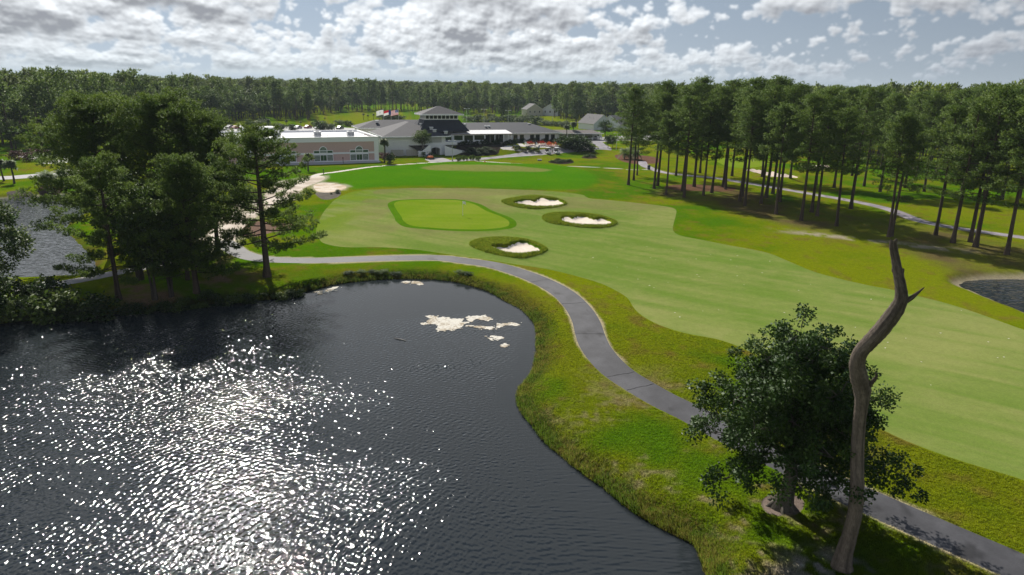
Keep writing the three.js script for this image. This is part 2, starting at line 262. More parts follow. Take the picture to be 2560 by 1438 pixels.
// ---------------------------------------------------------------- textures
function pn2(x, y, p) {                                             // value noise of period p
  const xi = Math.floor(x), yi = Math.floor(y); let fx = x - xi, fy = y - yi;
  fx = fx * fx * (3 - 2 * fx); fy = fy * fy * (3 - 2 * fy);
  const m = v => ((v % p) + p) % p;
  const a = hash2(m(xi), m(yi)), b = hash2(m(xi + 1), m(yi)), c = hash2(m(xi), m(yi + 1)), d = hash2(m(xi + 1), m(yi + 1));
  return a + (b - a) * fx + (c - a) * fy + (a - b - c + d) * fx * fy;
}
function grainTexture(n, fn, srgb = false) {
  const d = new Uint8Array(n * n * 4);
  for (let j = 0; j < n; j++) for (let i = 0; i < n; i++) {
    const c = fn(i / n, j / n), o = (j * n + i) * 4;
    for (let k = 0; k < 3; k++) d[o + k] = clamp((Array.isArray(c) ? c[k] : c) * 255, 0, 255);
    d[o + 3] = 255;
  }
  const t = new THREE.DataTexture(d, n, n, THREE.RGBAFormat);
  t.wrapS = t.wrapT = THREE.RepeatWrapping; t.magFilter = THREE.LinearFilter; t.minFilter = THREE.LinearMipmapLinearFilter; t.generateMipmaps = true;
  if (srgb) t.colorSpace = THREE.SRGBColorSpace;
  t.needsUpdate = true;
  return t;
}
const rep = (t, m) => { const c = t.clone(); c.repeat.set(1 / m, 1 / m); c.needsUpdate = true; return c; };
const grassTex = grainTexture(1024, (u, v) => {
  const a = pn2(u * 24, v * 24, 24), b = pn2(u * 71 + 9, v * 71, 71), c = pn2(u * 190, v * 190 + 5, 190), e = pn2(u * 420, v * 420, 420), q = pn2(u * 110 + 40, v * 110, 110);
  const l = 0.36 + 0.12 * a + 0.20 * b + 0.28 * c + 0.26 * e, y = 0.10 * (q - 0.5);
  return [l * (0.97 + y), l, l * (0.97 - y)];
});
const turfTex = grainTexture(1024, (u, v) => {                      // short turf
  const a = pn2(u * 20, v * 20, 20), b = pn2(u * 64 + 9, v * 64, 64), c = pn2(u * 200, v * 200 + 5, 200), e = pn2(u * 400, v * 400, 400);
  return 0.58 + 0.08 * a + 0.11 * b + 0.13 * c + 0.14 * e;
});
const sandTex = grainTexture(512, (u, v) => {
  const a = pn2(u * 16, v * 16, 16), b = pn2(u * 60 + 9, v * 60, 60), c = pn2(u * 160, v * 160 + 5, 160);
  return [0.70 + 0.07 * a + 0.09 * b + 0.12 * c, 0.69 + 0.07 * a + 0.09 * b + 0.12 * c, 0.66 + 0.08 * a + 0.10 * b + 0.12 * c];
});
const asphaltTex = grainTexture(1024, (u, v) => {
  const a = pn2(u * 9, v * 9, 9), b = pn2(u * 40 + 9, v * 40, 40), c = pn2(u * 200, v * 200 + 5, 200), e = pn2(u * 450, v * 450, 450);
  return 0.50 + 0.16 * a + 0.13 * b + 0.12 * c + 0.16 * e;
});
const litterTex = grainTexture(512, (u, v) => {
  const a = pn2(u * 22, v * 22, 22), b = pn2(u * 80 + 9, v * 40, 80), c = pn2(u * 60, v * 180 + 5, 180), e = pn2(u * 200, v * 200, 200);
  const l = 0.30 + 0.15 * a + 0.2 * b + 0.25 * c + 0.25 * e;
  return [l, l * 0.97, l * 0.93];
});
const grassBump = grainTexture(512, (u, v) => 0.4 * pn2(u * 60, v * 60, 60) + 0.6 * pn2(u * 170, v * 170, 170));

// ---------------------------------------------------------------- ground: one height field, parted along the outlines of turf, sand and paving
const mix3 = (a, b, t) => [lerp(a[0], b[0], t), lerp(a[1], b[1], t), lerp(a[2], b[2], t)];
const LUSH = [0.055, 0.142, 0.002], GREEN = [0.080, 0.145, 0.002], YEL = [0.150, 0.178, 0.004], BROWN = [0.150, 0.112, 0.022], DEAD = [0.27, 0.225, 0.130], STRAW = [0.130, 0.080, 0.045], SAND = [0.50, 0.44, 0.35];
function roughColour(x, z) {
  const big = noise01(x, z, 26, 3), mid = noise01(x + 50, z, 6.5, 4), fine = noise01(x, z + 33, 1.3, 3), tiny = vn2(x * 2.6, z * 2.6);
  const dry = 0.13 * sstep(18, 40, x) * sstep(-150, -125, z);            // the sandier ground by the pines grows yellower grass
  let c = mix3(GREEN, YEL, sstep(0.36, 0.62, big * 0.45 + mid * 0.40 + fine * 0.15 + dry));
  c = mix3(c, LUSH, 0.7 * sstep(0.55, 0.35, big * 0.4 + mid * 0.6 + dry * 1.5));
  c = mix3(c, BROWN, 0.75 * sstep(0.52, 0.72, fine * 0.55 + mid * 0.25 + 0.2 * noise01(x + 7, z * 2.2, 3.1, 3)));
  const bb = sstep(1.5, -3, bankBrown(x, z));
  if (bb > 0) c = mix3(c, [0.115, 0.105, 0.010], bb * clamp(0.25 + 1.1 * sstep(0.35, 0.65, mid)));
  const d = pondD(x, z);
  if (d < 2.2) c = mix3(c, mix3([0.040, 0.062, 0.010], [0.12, 0.085, 0.025], sstep(0.42, 0.62, mid)), sstep(1.9, 0.3, d) * (0.45 + 0.5 * sstep(0.35, 0.6, fine)));
  const l = sstep(0.8, -1.8, lush(x, z)); c = mix3(c, mix3([0.045, 0.165, 0.002], [0.080, 0.185, 0.003], mid), l);
  c = mix3(c, [0.205, 0.200, 0.060], 0.85 * sstep(0.6, -1.2, tan(x, z)) * (0.7 + 0.5 * fine));
  // thin, worn turf on the near bank
  const worn = sstep(15, 4, Math.hypot(x - 9.8, (z + 33) * 0.75)) * 0.75 + sstep(9, 2, Math.hypot(x - 13, z + 27)) * 0.5;
  if (worn > 0 && z > -50) c = mix3(c, DEAD, worn * sstep(0.46, 0.62, 0.5 * mid + 0.3 * fine + 0.2 * tiny));
  const sn = sstep(3.2, 0.3, Math.hypot(x - 14.6, (z + 26.2) * 1.4)); if (sn > 0) c = mix3(c, [0.46, 0.43, 0.38], sn * sstep(0.40, 0.62, fine * 0.6 + tiny * 0.4));
  const sp = sstep(2.5, -2.5, strawPines(x, z)); if (sp > 0) c = mix3(c, mix3(STRAW, [0.085, 0.090, 0.022], 0.45), sp * (0.35 + 0.65 * sstep(0.42, 0.62, 0.55 * mid + 0.45 * noise01(x, z, 14, 2))));
  const sl = sstep(1.5, -2, strawLeft(x, z)); if (sl > 0) c = mix3(c, [0.20, 0.135, 0.085], sl * sstep(0.42, 0.60, 0.6 * mid + 0.4 * fine));
  const pm = pathMain(x, z);
  if (pm < 1.4) { const n = noise01(x, z, 2.4, 3); c = mix3(c, [0.44, 0.37, 0.23], sstep(0.30, 0.02, pm - 0.5 * (n - 0.48)) * sstep(0.40, 0.56, noise01(x + 9, z, 9, 2))); }
  const pr = pathRight(x, z); if (pr < 1.5) c = mix3(c, [0.24, 0.19, 0.11], 0.5 * sstep(1, 0, pr) * fine);
  const rp = pondRight(x, z); if (rp < 2.2) c = mix3(c, [0.40, 0.33, 0.22], sstep(1.9, 0.5, rp + 1.4 * (mid - 0.5)));
  const lp = pondLeft(x, z); if (lp < 2 && z < -120) c = mix3(c, [0.5, 0.45, 0.38], sstep(1.1, 0.2, lp));
  const ws = Math.min(waste(x, z), wasteLens(x, z)); if (ws < 2) c = mix3(c, SAND, 0.6 * sstep(1.4, 0, ws + 1.6 * (fine - 0.5)));
  if (x > 20 && z > -120 && z < -70) { const dz = sstep(2.8, 0.4, Math.abs(z + 98 - (x - 52) * 0.55 + 3 * (mid - 0.5))) * sstep(38, 46, x) * sstep(66, 58, x); c = mix3(c, [0.33, 0.28, 0.21], dz * sstep(0.42, 0.6, fine * 0.7 + mid * 0.3)); }
  return c;
}
function fairwayColour(x, z) {
  const a = 0.62, u = x * Math.cos(a) + z * Math.sin(a), v = -x * Math.sin(a) + z * Math.cos(a);   // grain along the hole
  const streak = fbm2(v / 0.9 + 3, u / 9 + 8, 5), big = noise01(x + 9, z, 19, 3), mid = noise01(x, z + 5, 4, 3);
  let c = mix3([0.120, 0.185, 0.030], [0.205, 0.228, 0.068], clamp(0.5 + 1.5 * (streak - 0.5) + 1.3 * (big - 0.5) + 0.7 * (mid - 0.5)));
  const near = sstep(9, 0, greenR(x, z));
  c = mix3(c, [0.175, 0.172, 0.062], near * sstep(0.40, 0.66, mid * 0.5 + big * 0.5));
  if (x < -20) c = mix3(c, [0.130, 0.195, 0.014], sstep(-20, -32, x) * sstep(0.38, 0.6, mid));
  if (z < -112 && x > -28) c = mix3(c, [0.165, 0.155, 0.060], 0.6 * sstep(-112, -124, z) * sstep(0.35, 0.6, noise01(x * 0.35, z, 3.5, 3)));
  return mix3(c, [0.10, 0.18, 0.02], 0.25 * sstep(0.6, 0.7, mid));
}
const flat = (c, amp = 0.12, s = 3) => (x, z) => { const k = 1 + amp * 2 * (noise01(x, z, s, 3) - 0.5); return [c[0] * k, c[1] * k, c[2] * k]; };
const pathColour = (edge, base) => (x, z) => {
  const n = noise01(x, z, 2.2, 4), st = noise01(x + 20, z, 0.8, 3);
  let c = mix3(base.map(v => v * 0.82), base.map(v => v * 1.2), sstep(0.3, 0.7, n));
  c = mix3(c, [0.022, 0.022, 0.023], 0.8 * sstep(0.60, 0.72, st * 0.5 + noise01(x, z + 60, 3.2, 3) * 0.5));
  return c;
};
const turf = (tex, m, rough = 0.95, bump = 0.02, spec = 0) => new THREE.MeshPhysicalMaterial({ specularIntensity: spec, vertexColors: true, map: rep(tex, m), roughness: rough, bumpMap: rep(grassBump, m * 0.6), bumpScale: bump });
const MG = {
  rough: turf(grassTex, 7, 0.95, 0.05), fairway: turf(turfTex, 6, 0.95, 0.008), green: turf(turfTex, 4, 0.95, 0.004), sand: turf(sandTex, 3, 0.98, 0.012),
  asphalt: turf(asphaltTex, 4, 0.66, 0.004, 0.55), litter: turf(litterTex, 3.2, 0.98, 0.03), concrete: turf(sandTex, 5, 0.75, 0.001, 0.6),
};
const G = 1 / 0.78;                                                 // the grain textures average about this
const zones = [];
const zone = (name, label, category, f, material, colour, group) => zones.push({ name, label, category, f, material, colour, group });
const ASPH = [0.066, 0.066, 0.071];
zone('cart_path', 'grey asphalt cart path curving between the pond and the fairway', 'path', pathMain, 'asphalt', pathColour(pathMain, ASPH));
zone('cart_path', 'pale cart path running behind the row of tall pines', 'path', pathRight, 'asphalt', pathColour(pathRight, [0.27, 0.24, 0.26]));
zone('road', 'grey service road passing in front of the clubhouse terrace', 'road', road, 'asphalt', pathColour(road, [0.20, 0.19, 0.20]));
zone('cart_path', 'thin pale path crossing the lawn behind the bright green mound', 'path', pathFar, 'concrete', flat([0.33, 0.32, 0.29], 0.1));
zone('cart_path', 'narrow concrete path leading from the sand to the pink building', 'path', pathBuilding, 'concrete', flat([0.42, 0.39, 0.34], 0.1));
zone('cart_path', 'shaded gravel path behind the lakeside trees', 'path', pathPond, 'asphalt', pathColour(pathPond, [0.27, 0.25, 0.25]));
zone('paved_yard', 'paved yard where the golf carts are parked', 'yard', lot, 'asphalt', flat([0.27, 0.26, 0.25], 0.12));
zone('car_park', 'car park behind the long pink building', 'car park', carPark, 'asphalt', flat([0.22, 0.22, 0.22], 0.12));
zone('road', 'grey road bordering the far shore of the small pond', 'road', roadLeft, 'asphalt', flat([0.25, 0.24, 0.25], 0.1));
zone('driveway', 'pale concrete driveway among low shrubs', 'driveway', drive, 'concrete', flat([0.44, 0.43, 0.42], 0.08));
zone('pavement', 'thin concrete walk beside the road on the lawn', 'pavement', walkLeft, 'concrete', flat([0.5, 0.48, 0.45], 0.08));
zone('terrace', 'pale concrete terrace along the pink facade', 'terrace', terrace, 'concrete', flat([0.50, 0.48, 0.46], 0.06));
zone('patio', 'light concrete patio and ramp with red and orange chairs', 'patio', patio, 'concrete', flat([0.47, 0.45, 0.41], 0.06));
zone('plaza', 'pale paved forecourt by the basement entrance', 'forecourt', plaza, 'concrete', flat([0.22, 0.21, 0.20], 0.08));
ramps.forEach((f, k) => zone('ramp', ['curved concrete walk from the patio round the flower bed', 'long concrete ramp below the flower bed', 'short concrete walk from the porch to the patio'][k], 'walk', f, 'concrete', flat([0.47, 0.45, 0.41], 0.06)));
['farther bunker', 'bunker nearest the wide fairway', 'bunker nearest the cart path'].forEach((w, k) =>
  zone('bunker_sand', `white scalloped sand of the ${w}`, 'sand bunker', sands[k], 'sand', flat([0.70, 0.625, 0.535], 0.06, 0.7), 'sand bunkers beside the green'));
['farther bunker beside the green', 'bunker nearest the wide fairway', 'bunker nearest the cart path'].forEach((w, k) =>
  zone('bunker_lip', `shaggy dark green grass collar round the ${w}`, 'grass collar', lips[k], 'rough', (x, z) => mix3([0.075, 0.150, 0.004], [0.165, 0.185, 0.010], sstep(0.35, 0.65, noise01(x, z, 1.6, 3)))));
sandFar.forEach((f, k) => zone('bunker_sand', k ? 'small far sand bunker half hidden by pines' : 'sand bunker seen between the pine trunks', 'sand bunker', f, 'sand', flat([0.52, 0.44, 0.38], 0.08, 1)));
const greenColour = (x, z) => mix3([0.125, 0.210, 0.008], [0.165, 0.222, 0.020], sstep(0.3, 0.7, 0.5 * noise01(x, z * 0.5, 7, 3) + 0.5 * fbm2(x / 9, z / 1.4, 3)));
zone('putting_green', 'smooth bright putting green with a white flag', 'putting green', (x, z) => greenR(x, z) + 1.15, 'green', greenColour);
zone('green_collar', 'darker green collar cut round the putting green', 'collar', greenR, 'green', flat([0.065, 0.150, 0.004], 0.14, 1.5));
zone('putting_green', 'pale distant putting green behind the pines', 'putting green', greenFar, 'green', greenColour);
zone('sand_area', 'open sandy waste area behind the lakeside trees', 'sand', waste, 'sand', (x, z) => mix3([0.43, 0.37, 0.30], [0.60, 0.54, 0.47], sstep(0.35, 0.65, noise01(x, z, 3, 4))));
zone('bunker_sand', 'rusty sand trap at the edge of the bright green lawn', 'sand bunker', wasteLens, 'sand', (x, z) => mix3([0.46, 0.36, 0.24], [0.64, 0.58, 0.50], sstep(0.35, 0.7, noise01(x * 0.4, z, 1.2, 3))));
const mulchLabels = ['bark covered bed below the sandy waste area', 'small weedy bed beside the rusty sand trap', 'dark stony bed at the far pond shore', 'red brown mulch bed beside the palm clump', 'pine straw bed under the row of pines', 'mulch ring under the palms by the far pond', 'planted slope of dark mulch below the porch', 'dark flower bed inside the patio ramp', 'ring of bare mulch round the foot of the near oak'];
mulch.forEach((f, k) => zone('mulch_bed', mulchLabels[k], 'mulch bed', f, 'litter', flat([[0.19, 0.13, 0.10], [0.15, 0.14, 0.12], [0.10, 0.09, 0.085], [0.15, 0.085, 0.06], [0.135, 0.08, 0.05], [0.07, 0.05, 0.04], [0.04, 0.035, 0.028], [0.05, 0.035, 0.03], [0.22, 0.18, 0.155]][k], 0.25, 0.8)));
flowerBeds.forEach((f, k) => zone('flower_bed', k ? 'small oval flower bed near the road bend' : 'large oval flower bed in the lawn before the clubhouse', 'flower bed', f, 'litter', flat([0.05, 0.04, 0.03], 0.2)));
zone('fairway', 'wide olive green mown fairway running to the green', 'fairway', fairwayR, 'fairway', fairwayColour);

function makeGround() {
  const ang = [], rad = [];
  for (let a = -56; a <= 56.001; a += 0.18) ang.push(a * D2R);
  for (let a = 62; a < 303; a += 8) ang.push(a * D2R);
  for (let r = 0.5; r < 16; r *= 1.6) rad.push(r);
  let r = 16; while (r < 345) { rad.push(r); r += Math.min(r * 0.0098, 2.6); }
  while (r < 7600) { rad.push(r); r *= 1.25; }
  const nc = ang.length, nr = rad.length, X = [], Y = [], Z = [];
  for (let i = 0; i < nr; i++) for (let j = 0; j < nc; j++) {
    const x = Math.sin(ang[j]) * rad[i], z = -Math.cos(ang[j]) * rad[i];
    X.push(x); Z.push(z); Y.push(height(x, z));
  }
  const tris = [];
  for (let i = 0; i < nr - 1; i++) for (let j = 0; j < nc; j++) {
    const a = i * nc + j, b = i * nc + (j + 1) % nc, c = a + nc, d = b + nc;
    tris.push(a, b, c, b, d, c);
  }
  // smooth normals of the whole sheet
  const NX = new Float64Array(X.length), NY = new Float64Array(X.length), NZ = new Float64Array(X.length);
  for (let t = 0; t < tris.length; t += 3) {
    const [a, b, c] = [tris[t], tris[t + 1], tris[t + 2]];
    const ux = X[b] - X[a], uy = Y[b] - Y[a], uz = Z[b] - Z[a], vx = X[c] - X[a], vy = Y[c] - Y[a], vz = Z[c] - Z[a];
    const nx = uy * vz - uz * vy, ny = uz * vx - ux * vz, nz = ux * vy - uy * vx;
    for (const k of [a, b, c]) { NX[k] += nx; NY[k] += ny; NZ[k] += nz; }
  }
  const N = []; for (let k = 0; k < X.length; k++) { const l = Math.hypot(NX[k], NY[k], NZ[k]) || 1; N.push([NX[k] / l, NY[k] / l, NZ[k] / l]); }
  if (N[Math.floor(X.length / 2)][1] < 0) { for (let t = 0; t < tris.length; t += 3) { const s = tris[t]; tris[t] = tris[t + 1]; tris[t + 1] = s; } for (const n of N) { n[0] *= -1; n[1] *= -1; n[2] *= -1; } }
  let rest = tris;
  for (const zn of zones) {
    const s = new Map(), val = k => { let v = s.get(k); if (v === undefined) { v = zn.f(X[k], Z[k]); if (Math.abs(v) < 1e-5) v = 1e-5; s.set(k, v); } return v; };
    const cut = new Map(), ins = [], out = [];
    const mid = (a, b) => {
      const key = a < b ? a * 8388608 + b : b * 8388608 + a; let k = cut.get(key);
      if (k === undefined) {
        const t = val(a) / (val(a) - val(b)); k = X.length;
        X.push(lerp(X[a], X[b], t)); Y.push(lerp(Y[a], Y[b], t)); Z.push(lerp(Z[a], Z[b], t)); N.push([0, 1, 2].map(c => lerp(N[a][c], N[b][c], t)));
        cut.set(key, k);
      }
      return k;
    };
    for (let t = 0; t < rest.length; t += 3) {
      const v = [rest[t], rest[t + 1], rest[t + 2]], q = v.map(val), n = (q[0] < 0) + (q[1] < 0) + (q[2] < 0);
      if (n === 0) out.push(v[0], v[1], v[2]); else if (n === 3) ins.push(v[0], v[1], v[2]); else {
        const o = n === 1 ? q.findIndex(e => e < 0) : q.findIndex(e => e >= 0), a = v[o], b = v[(o + 1) % 3], c = v[(o + 2) % 3], ab = mid(a, b), ac = mid(a, c);
        (n === 1 ? ins : out).push(a, ab, ac); (n === 1 ? out : ins).push(ab, b, c, ab, c, ac);
      }
    }
    zn.tris = ins; rest = out;
  }
  const emit = (name, list, material, colour) => {
    const map = new Map(), pos = [], nor = [], uv = [], col = [], idx = [];
    for (const k of list) {
      let m = map.get(k);
      if (m === undefined) { m = map.size; map.set(k, m); pos.push(X[k], Y[k], Z[k]); nor.push(...N[k]); uv.push(X[k], -Z[k]); const c = colour(X[k], Z[k]); col.push(c[0] * G, c[1] * G, c[2] * G); }
      idx.push(m);
    }
    const g = new THREE.BufferGeometry();
    g.setAttribute('position', new THREE.Float32BufferAttribute(pos, 3)); g.setAttribute('normal', new THREE.Float32BufferAttribute(nor, 3));
    g.setAttribute('uv', new THREE.Float32BufferAttribute(uv, 2)); g.setAttribute('color', new THREE.Float32BufferAttribute(col, 3)); g.setIndex(idx);
    const m = new THREE.Mesh(g, material); m.name = name; m.receiveShadow = m.castShadow = true; scene.add(m);
    return m;
  };
  const used = {};
  for (const zn of zones) {
    if (!zn.tris.length) { console.log('empty zone', zn.label); continue; }
    const k = used[zn.name] = (used[zn.name] ?? -1) + 1;
    const m = emit(zn.name + (k ? '_' + String(k).padStart(3, '0') : ''), zn.tris, MG[zn.material], zn.colour);
    m.userData = { kind: 'structure', label: zn.label, category: zn.category };
  }
  const gr = emit('ground', rest, MG.rough, roughColour);
  gr.userData = { kind: 'structure', label: 'rough grass ground of the golf course', category: 'ground' };
  console.log('ground', X.length, rest.length / 3);
}
makeGround();

// ---------------------------------------------------------------- water
function waveNormals(n, size, waves, amp, x0 = 0, z0 = 0) {          // normal map of a sum of ripples; amp(x, z) gives [wind ripple, calm ripple]
  const d = new Float32Array(n * n * 4);
  for (let j = 0; j < n; j++) for (let i = 0; i < n; i++) {
    const x = x0 + (i + 0.5) / n * size[0], z = z0 - (j + 0.5) / n * size[1];
    const A = amp(x, z); let sx = 0, sz = 0;
    const wx = A[2] ?? 0, wz = A[3] ?? 0;
    for (let k = 0; k < waves.length; k++) { const w = waves[k], c = w[3] * A[w[4]] * Math.cos(w[0] * (x + wx) + w[1] * (z + wz) + w[2]); sx += c * w[0]; sz += c * w[1]; }
    const l = 1 / Math.hypot(sx, sz, 1), o = (j * n + i) * 4;
    d[o] = 0.5 - 0.5 * sx * l; d[o + 1] = 0.5 + 0.5 * sz * l; d[o + 2] = 0.5 + 0.5 * l; d[o + 3] = 1;
  }
  const t = new THREE.DataTexture(d, n, n, THREE.RGBAFormat, THREE.FloatType);
  t.wrapS = t.wrapT = THREE.RepeatWrapping; t.magFilter = t.minFilter = THREE.LinearFilter; t.needsUpdate = true;
  return t;
}
const wr = mulberry(5);
const waves = [];
for (let k = 0; k < 30; k++) {                                      // wind ripples: wavelengths 0.22 to 1.4 m, wind from the upper left
  const L = 0.175 * Math.pow(2.7, wr()), th = 1.15 + (wr() - 0.5) * 2.6, kk = 2 * Math.PI / L;
  waves.push([Math.cos(th) * kk, Math.sin(th) * kk, wr() * 6.28, 0.036 / kk, 0]);
}
for (let k = 0; k < 9; k++) {                                       // long-crested ripples in the lee of the bank
  const L = 0.22 * Math.pow(2.6, wr()), th = 1.45 + (wr() - 0.5) * 0.5, kk = 2 * Math.PI / L;
  waves.push([Math.cos(th) * kk, Math.sin(th) * kk, wr() * 6.28, 0.011 / kk, 1]);
}
const PX0 = -62, PW = 86, PZ0 = -12, PH = 70;
const pondNormals = waveNormals(2048, [PW, PH], waves, (x, z) => {
  const d = -pond(x, z), gust = noise01(x * 0.8 + z * 0.3, z * 1.4, 9, 3);
  const lee = sstep(-6, 9, x + 0.16 * (z + 50) + 7 * (gust - 0.5));    // the water calms towards the near bank
  const up = sstep(-56, -66, z + 5 * (gust - 0.5)) * sstep(-28, -10, x);
  const w = (1 - 0.9 * lee) * (1 - 0.90 * up) * (0.72 + 0.75 * sstep(0.3, 0.7, gust)) * sstep(0, 2.5, d);
  return [w, 0.5 + 1.1 * lee, 0.9 * (noise01(x, z, 8, 2) - 0.5), 1.6 * (noise01(x + 30, z, 11, 2) - 0.5)];
}, PX0, PZ0);
const water = (map, sx, sy) => new THREE.MeshPhysicalMaterial({ color: new THREE.Color().setRGB(0.019, 0.024, 0.027), roughness: 0.06, ior: 1.333, normalMap: map, normalScale: new THREE.Vector2(sx, sy) });
const smallWaves = [];
for (let k = 0; k < 26; k++) {                                      // whole numbers of waves in an 8 m tile
  const m = Math.round((wr() - 0.5) * 26), n = Math.round(4 + wr() * 22), kx = m * 2 * Math.PI / 8, kz = n * 2 * Math.PI / 8, kk = Math.hypot(kx, kz);
  smallWaves.push([kx, kz, wr() * 6.28, 0.020 / kk, 0]);
}
const tileNormals = waveNormals(512, [8, 8], smallWaves, () => [1]);
function waterSheet(f, name, label, material, toUV) {
  const v = f.points, pts = []; for (let i = 0; i < v.length; i += 2) pts.push(new THREE.Vector2(v[i], -v[i + 1]));
  // push the outline 1.6 m out under the bank
  const out = pts.map((p, i) => { const a = pts[(i + pts.length - 1) % pts.length], b = pts[(i + 1) % pts.length], t = new THREE.Vector2(b.x - a.x, b.y - a.y).normalize(); const n = new THREE.Vector2(t.y, -t.x), q = p.clone().addScaledVector(n, 0.4); return f(q.x, -q.y) > f(p.x, -p.y) ? p.clone().addScaledVector(n, 1.3) : p.clone().addScaledVector(n, -1.3); });
  const g = new THREE.ShapeGeometry(new THREE.Shape(out)); g.rotateX(-Math.PI / 2); g.translate(0, WL, 0);
  const p = g.attributes.position, uv = g.attributes.uv;
  for (let i = 0; i < p.count; i++) uv.setXY(i, ...toUV(p.getX(i), p.getZ(i)));
  const m = new THREE.Mesh(g, material); m.name = name; m.receiveShadow = true; m.userData = { kind: 'structure', label, category: 'pond' }; scene.add(m);
}
waterSheet(pond, 'pond', 'large dark rippled pond glittering in the sun', water(pondNormals, 1, 1), (x, z) => [(x - PX0) / PW, (PZ0 - z) / PH]);
waterSheet(pondLeft, 'pond_001', 'small pond behind the lakeside trees', water(tileNormals, 1, 1), (x, z) => [x / 8, -z / 8]);
waterSheet(pondRight, 'pond_002', 'small pond with a sandy rim below the pines', water(tileNormals, 1.2, 1.2), (x, z) => [x / 8, -z / 8]);
console.log('water done');

// ---------------------------------------------------------------- helpers for things
const names = {};
const numbered = n => { const k = names[n] = (names[n] ?? -1) + 1; return k ? n + '_' + String(k).padStart(3, '0') : n; };
function tag(o, label, category, group, kind) { Object.assign(o.userData, { label, category }); if (group) o.userData.group = group; if (kind) o.userData.kind = kind; return o; }
function thing(name, label, category, x = 0, y = 0, z = 0, turn = 0, group) {
  const o = new THREE.Group(); o.name = numbered(name); o.position.set(x, y, z); o.rotation.y = turn; scene.add(o);
  return tag(o, label, category, group);
}
function part(name, geometry, material, parent) {
  const m = new THREE.Mesh(Array.isArray(geometry) ? mergeGeometries(geometry.map(g => g.index ? g.toNonIndexed() : g)) : geometry, material);
  m.name = parent === scene ? numbered(name) : name; m.castShadow = m.receiveShadow = true; parent.add(m);
  return m;
}
function copyThing(src, x, y, z, turn = 0, scale = 1, label, group) {
  const c = src.clone(); c.name = numbered(src.name.replace(/_\d{3}$/, '')); c.position.set(x, y, z); c.rotation.y = turn;
  if (Array.isArray(scale)) c.scale.set(...scale); else c.scale.setScalar(scale);
  c.userData = { ...src.userData }; if (label) c.userData.label = label; if (group) c.userData.group = group;
  scene.add(c); return c;
}
const lin = (r, g, b) => new THREE.Color().setRGB(r, g, b);
const std = (c, roughness = 0.8, extra = {}) => new THREE.MeshStandardMaterial({ color: Array.isArray(c) ? lin(...c) : c, roughness, ...extra });
const box = (w, h, d, x = 0, y = 0, z = 0) => { const g = new THREE.BoxGeometry(w, h, d); g.translate(x, y + h / 2, z); return g; };   // y is the bottom
const rbox = (w, h, d, x = 0, y = 0, z = 0, r = 0.02, s = 1) => { const g = new RoundedBoxGeometry(w, h, d, s, Math.min(r, w / 2.1, h / 2.1, d / 2.1)); g.translate(x, y + h / 2, z); return g; };
const cyl = (r0, r1, h, x = 0, y = 0, z = 0, n = 10) => { const g = new THREE.CylinderGeometry(r1, r0, h, n); g.translate(x, y + h / 2, z); return g; };

// ---------------------------------------------------------------- foliage
class Leaves {
  constructor() { this.p = []; this.n = []; this.c = []; }
  tri(a, b, c, n, col) {
    const g = cross([b[0] - a[0], b[1] - a[1], b[2] - a[2]], [c[0] - a[0], c[1] - a[1], c[2] - a[2]]);
    if (g[0] * n[0] + g[1] * n[1] + g[2] * n[2] < 0) { const t = b; b = c; c = t; }
    this.p.push(...a, ...b, ...c); for (let k = 0; k < 3; k++) { this.n.push(n[0], n[1], n[2]); this.c.push(col[0], col[1], col[2]); } }
  geometry() {
    const g = new THREE.BufferGeometry();
    g.setAttribute('position', new THREE.Float32BufferAttribute(this.p, 3)); g.setAttribute('normal', new THREE.Float32BufferAttribute(this.n, 3)); g.setAttribute('color', new THREE.Float32BufferAttribute(this.c, 3));
    return g;
  }
}
const norm = v => { const l = Math.hypot(v[0], v[1], v[2]) || 1; return [v[0] / l, v[1] / l, v[2] / l]; };
const cross = (a, b) => [a[1] * b[2] - a[2] * b[1], a[2] * b[0] - a[0] * b[2], a[0] * b[1] - a[1] * b[0]];
const rdir = R => { const u = R() * 2 - 1, t = R() * 6.2832, s = Math.sqrt(1 - u * u); return [s * Math.cos(t), u, s * Math.sin(t)]; };
function tuft(L, R, p, axis, count, len, wid, cols) {                // a brush of needles
  for (let i = 0; i < count; i++) {
    const d = norm([axis[0] + (R() - 0.5) * 2.1, axis[1] + (R() - 0.5) * 2.1, axis[2] + (R() - 0.5) * 2.1]), s = norm(cross(d, rdir(R)));
    const l = len * (0.7 + 0.6 * R()), w = wid * (0.7 + 0.6 * R()), c = mix3(cols[0], cols[1], R());
    const n = norm([d[0] * 0.5 + s[2] * 0.5, d[1] * 0.5 + 0.45 + 0.3 * R(), d[2] * 0.5 - s[0] * 0.5]);
    L.tri([p[0] - s[0] * w, p[1] - s[1] * w, p[2] - s[2] * w], [p[0] + s[0] * w, p[1] + s[1] * w, p[2] + s[2] * w], [p[0] + d[0] * l, p[1] + d[1] * l, p[2] + d[2] * l], n, c);
  }
}
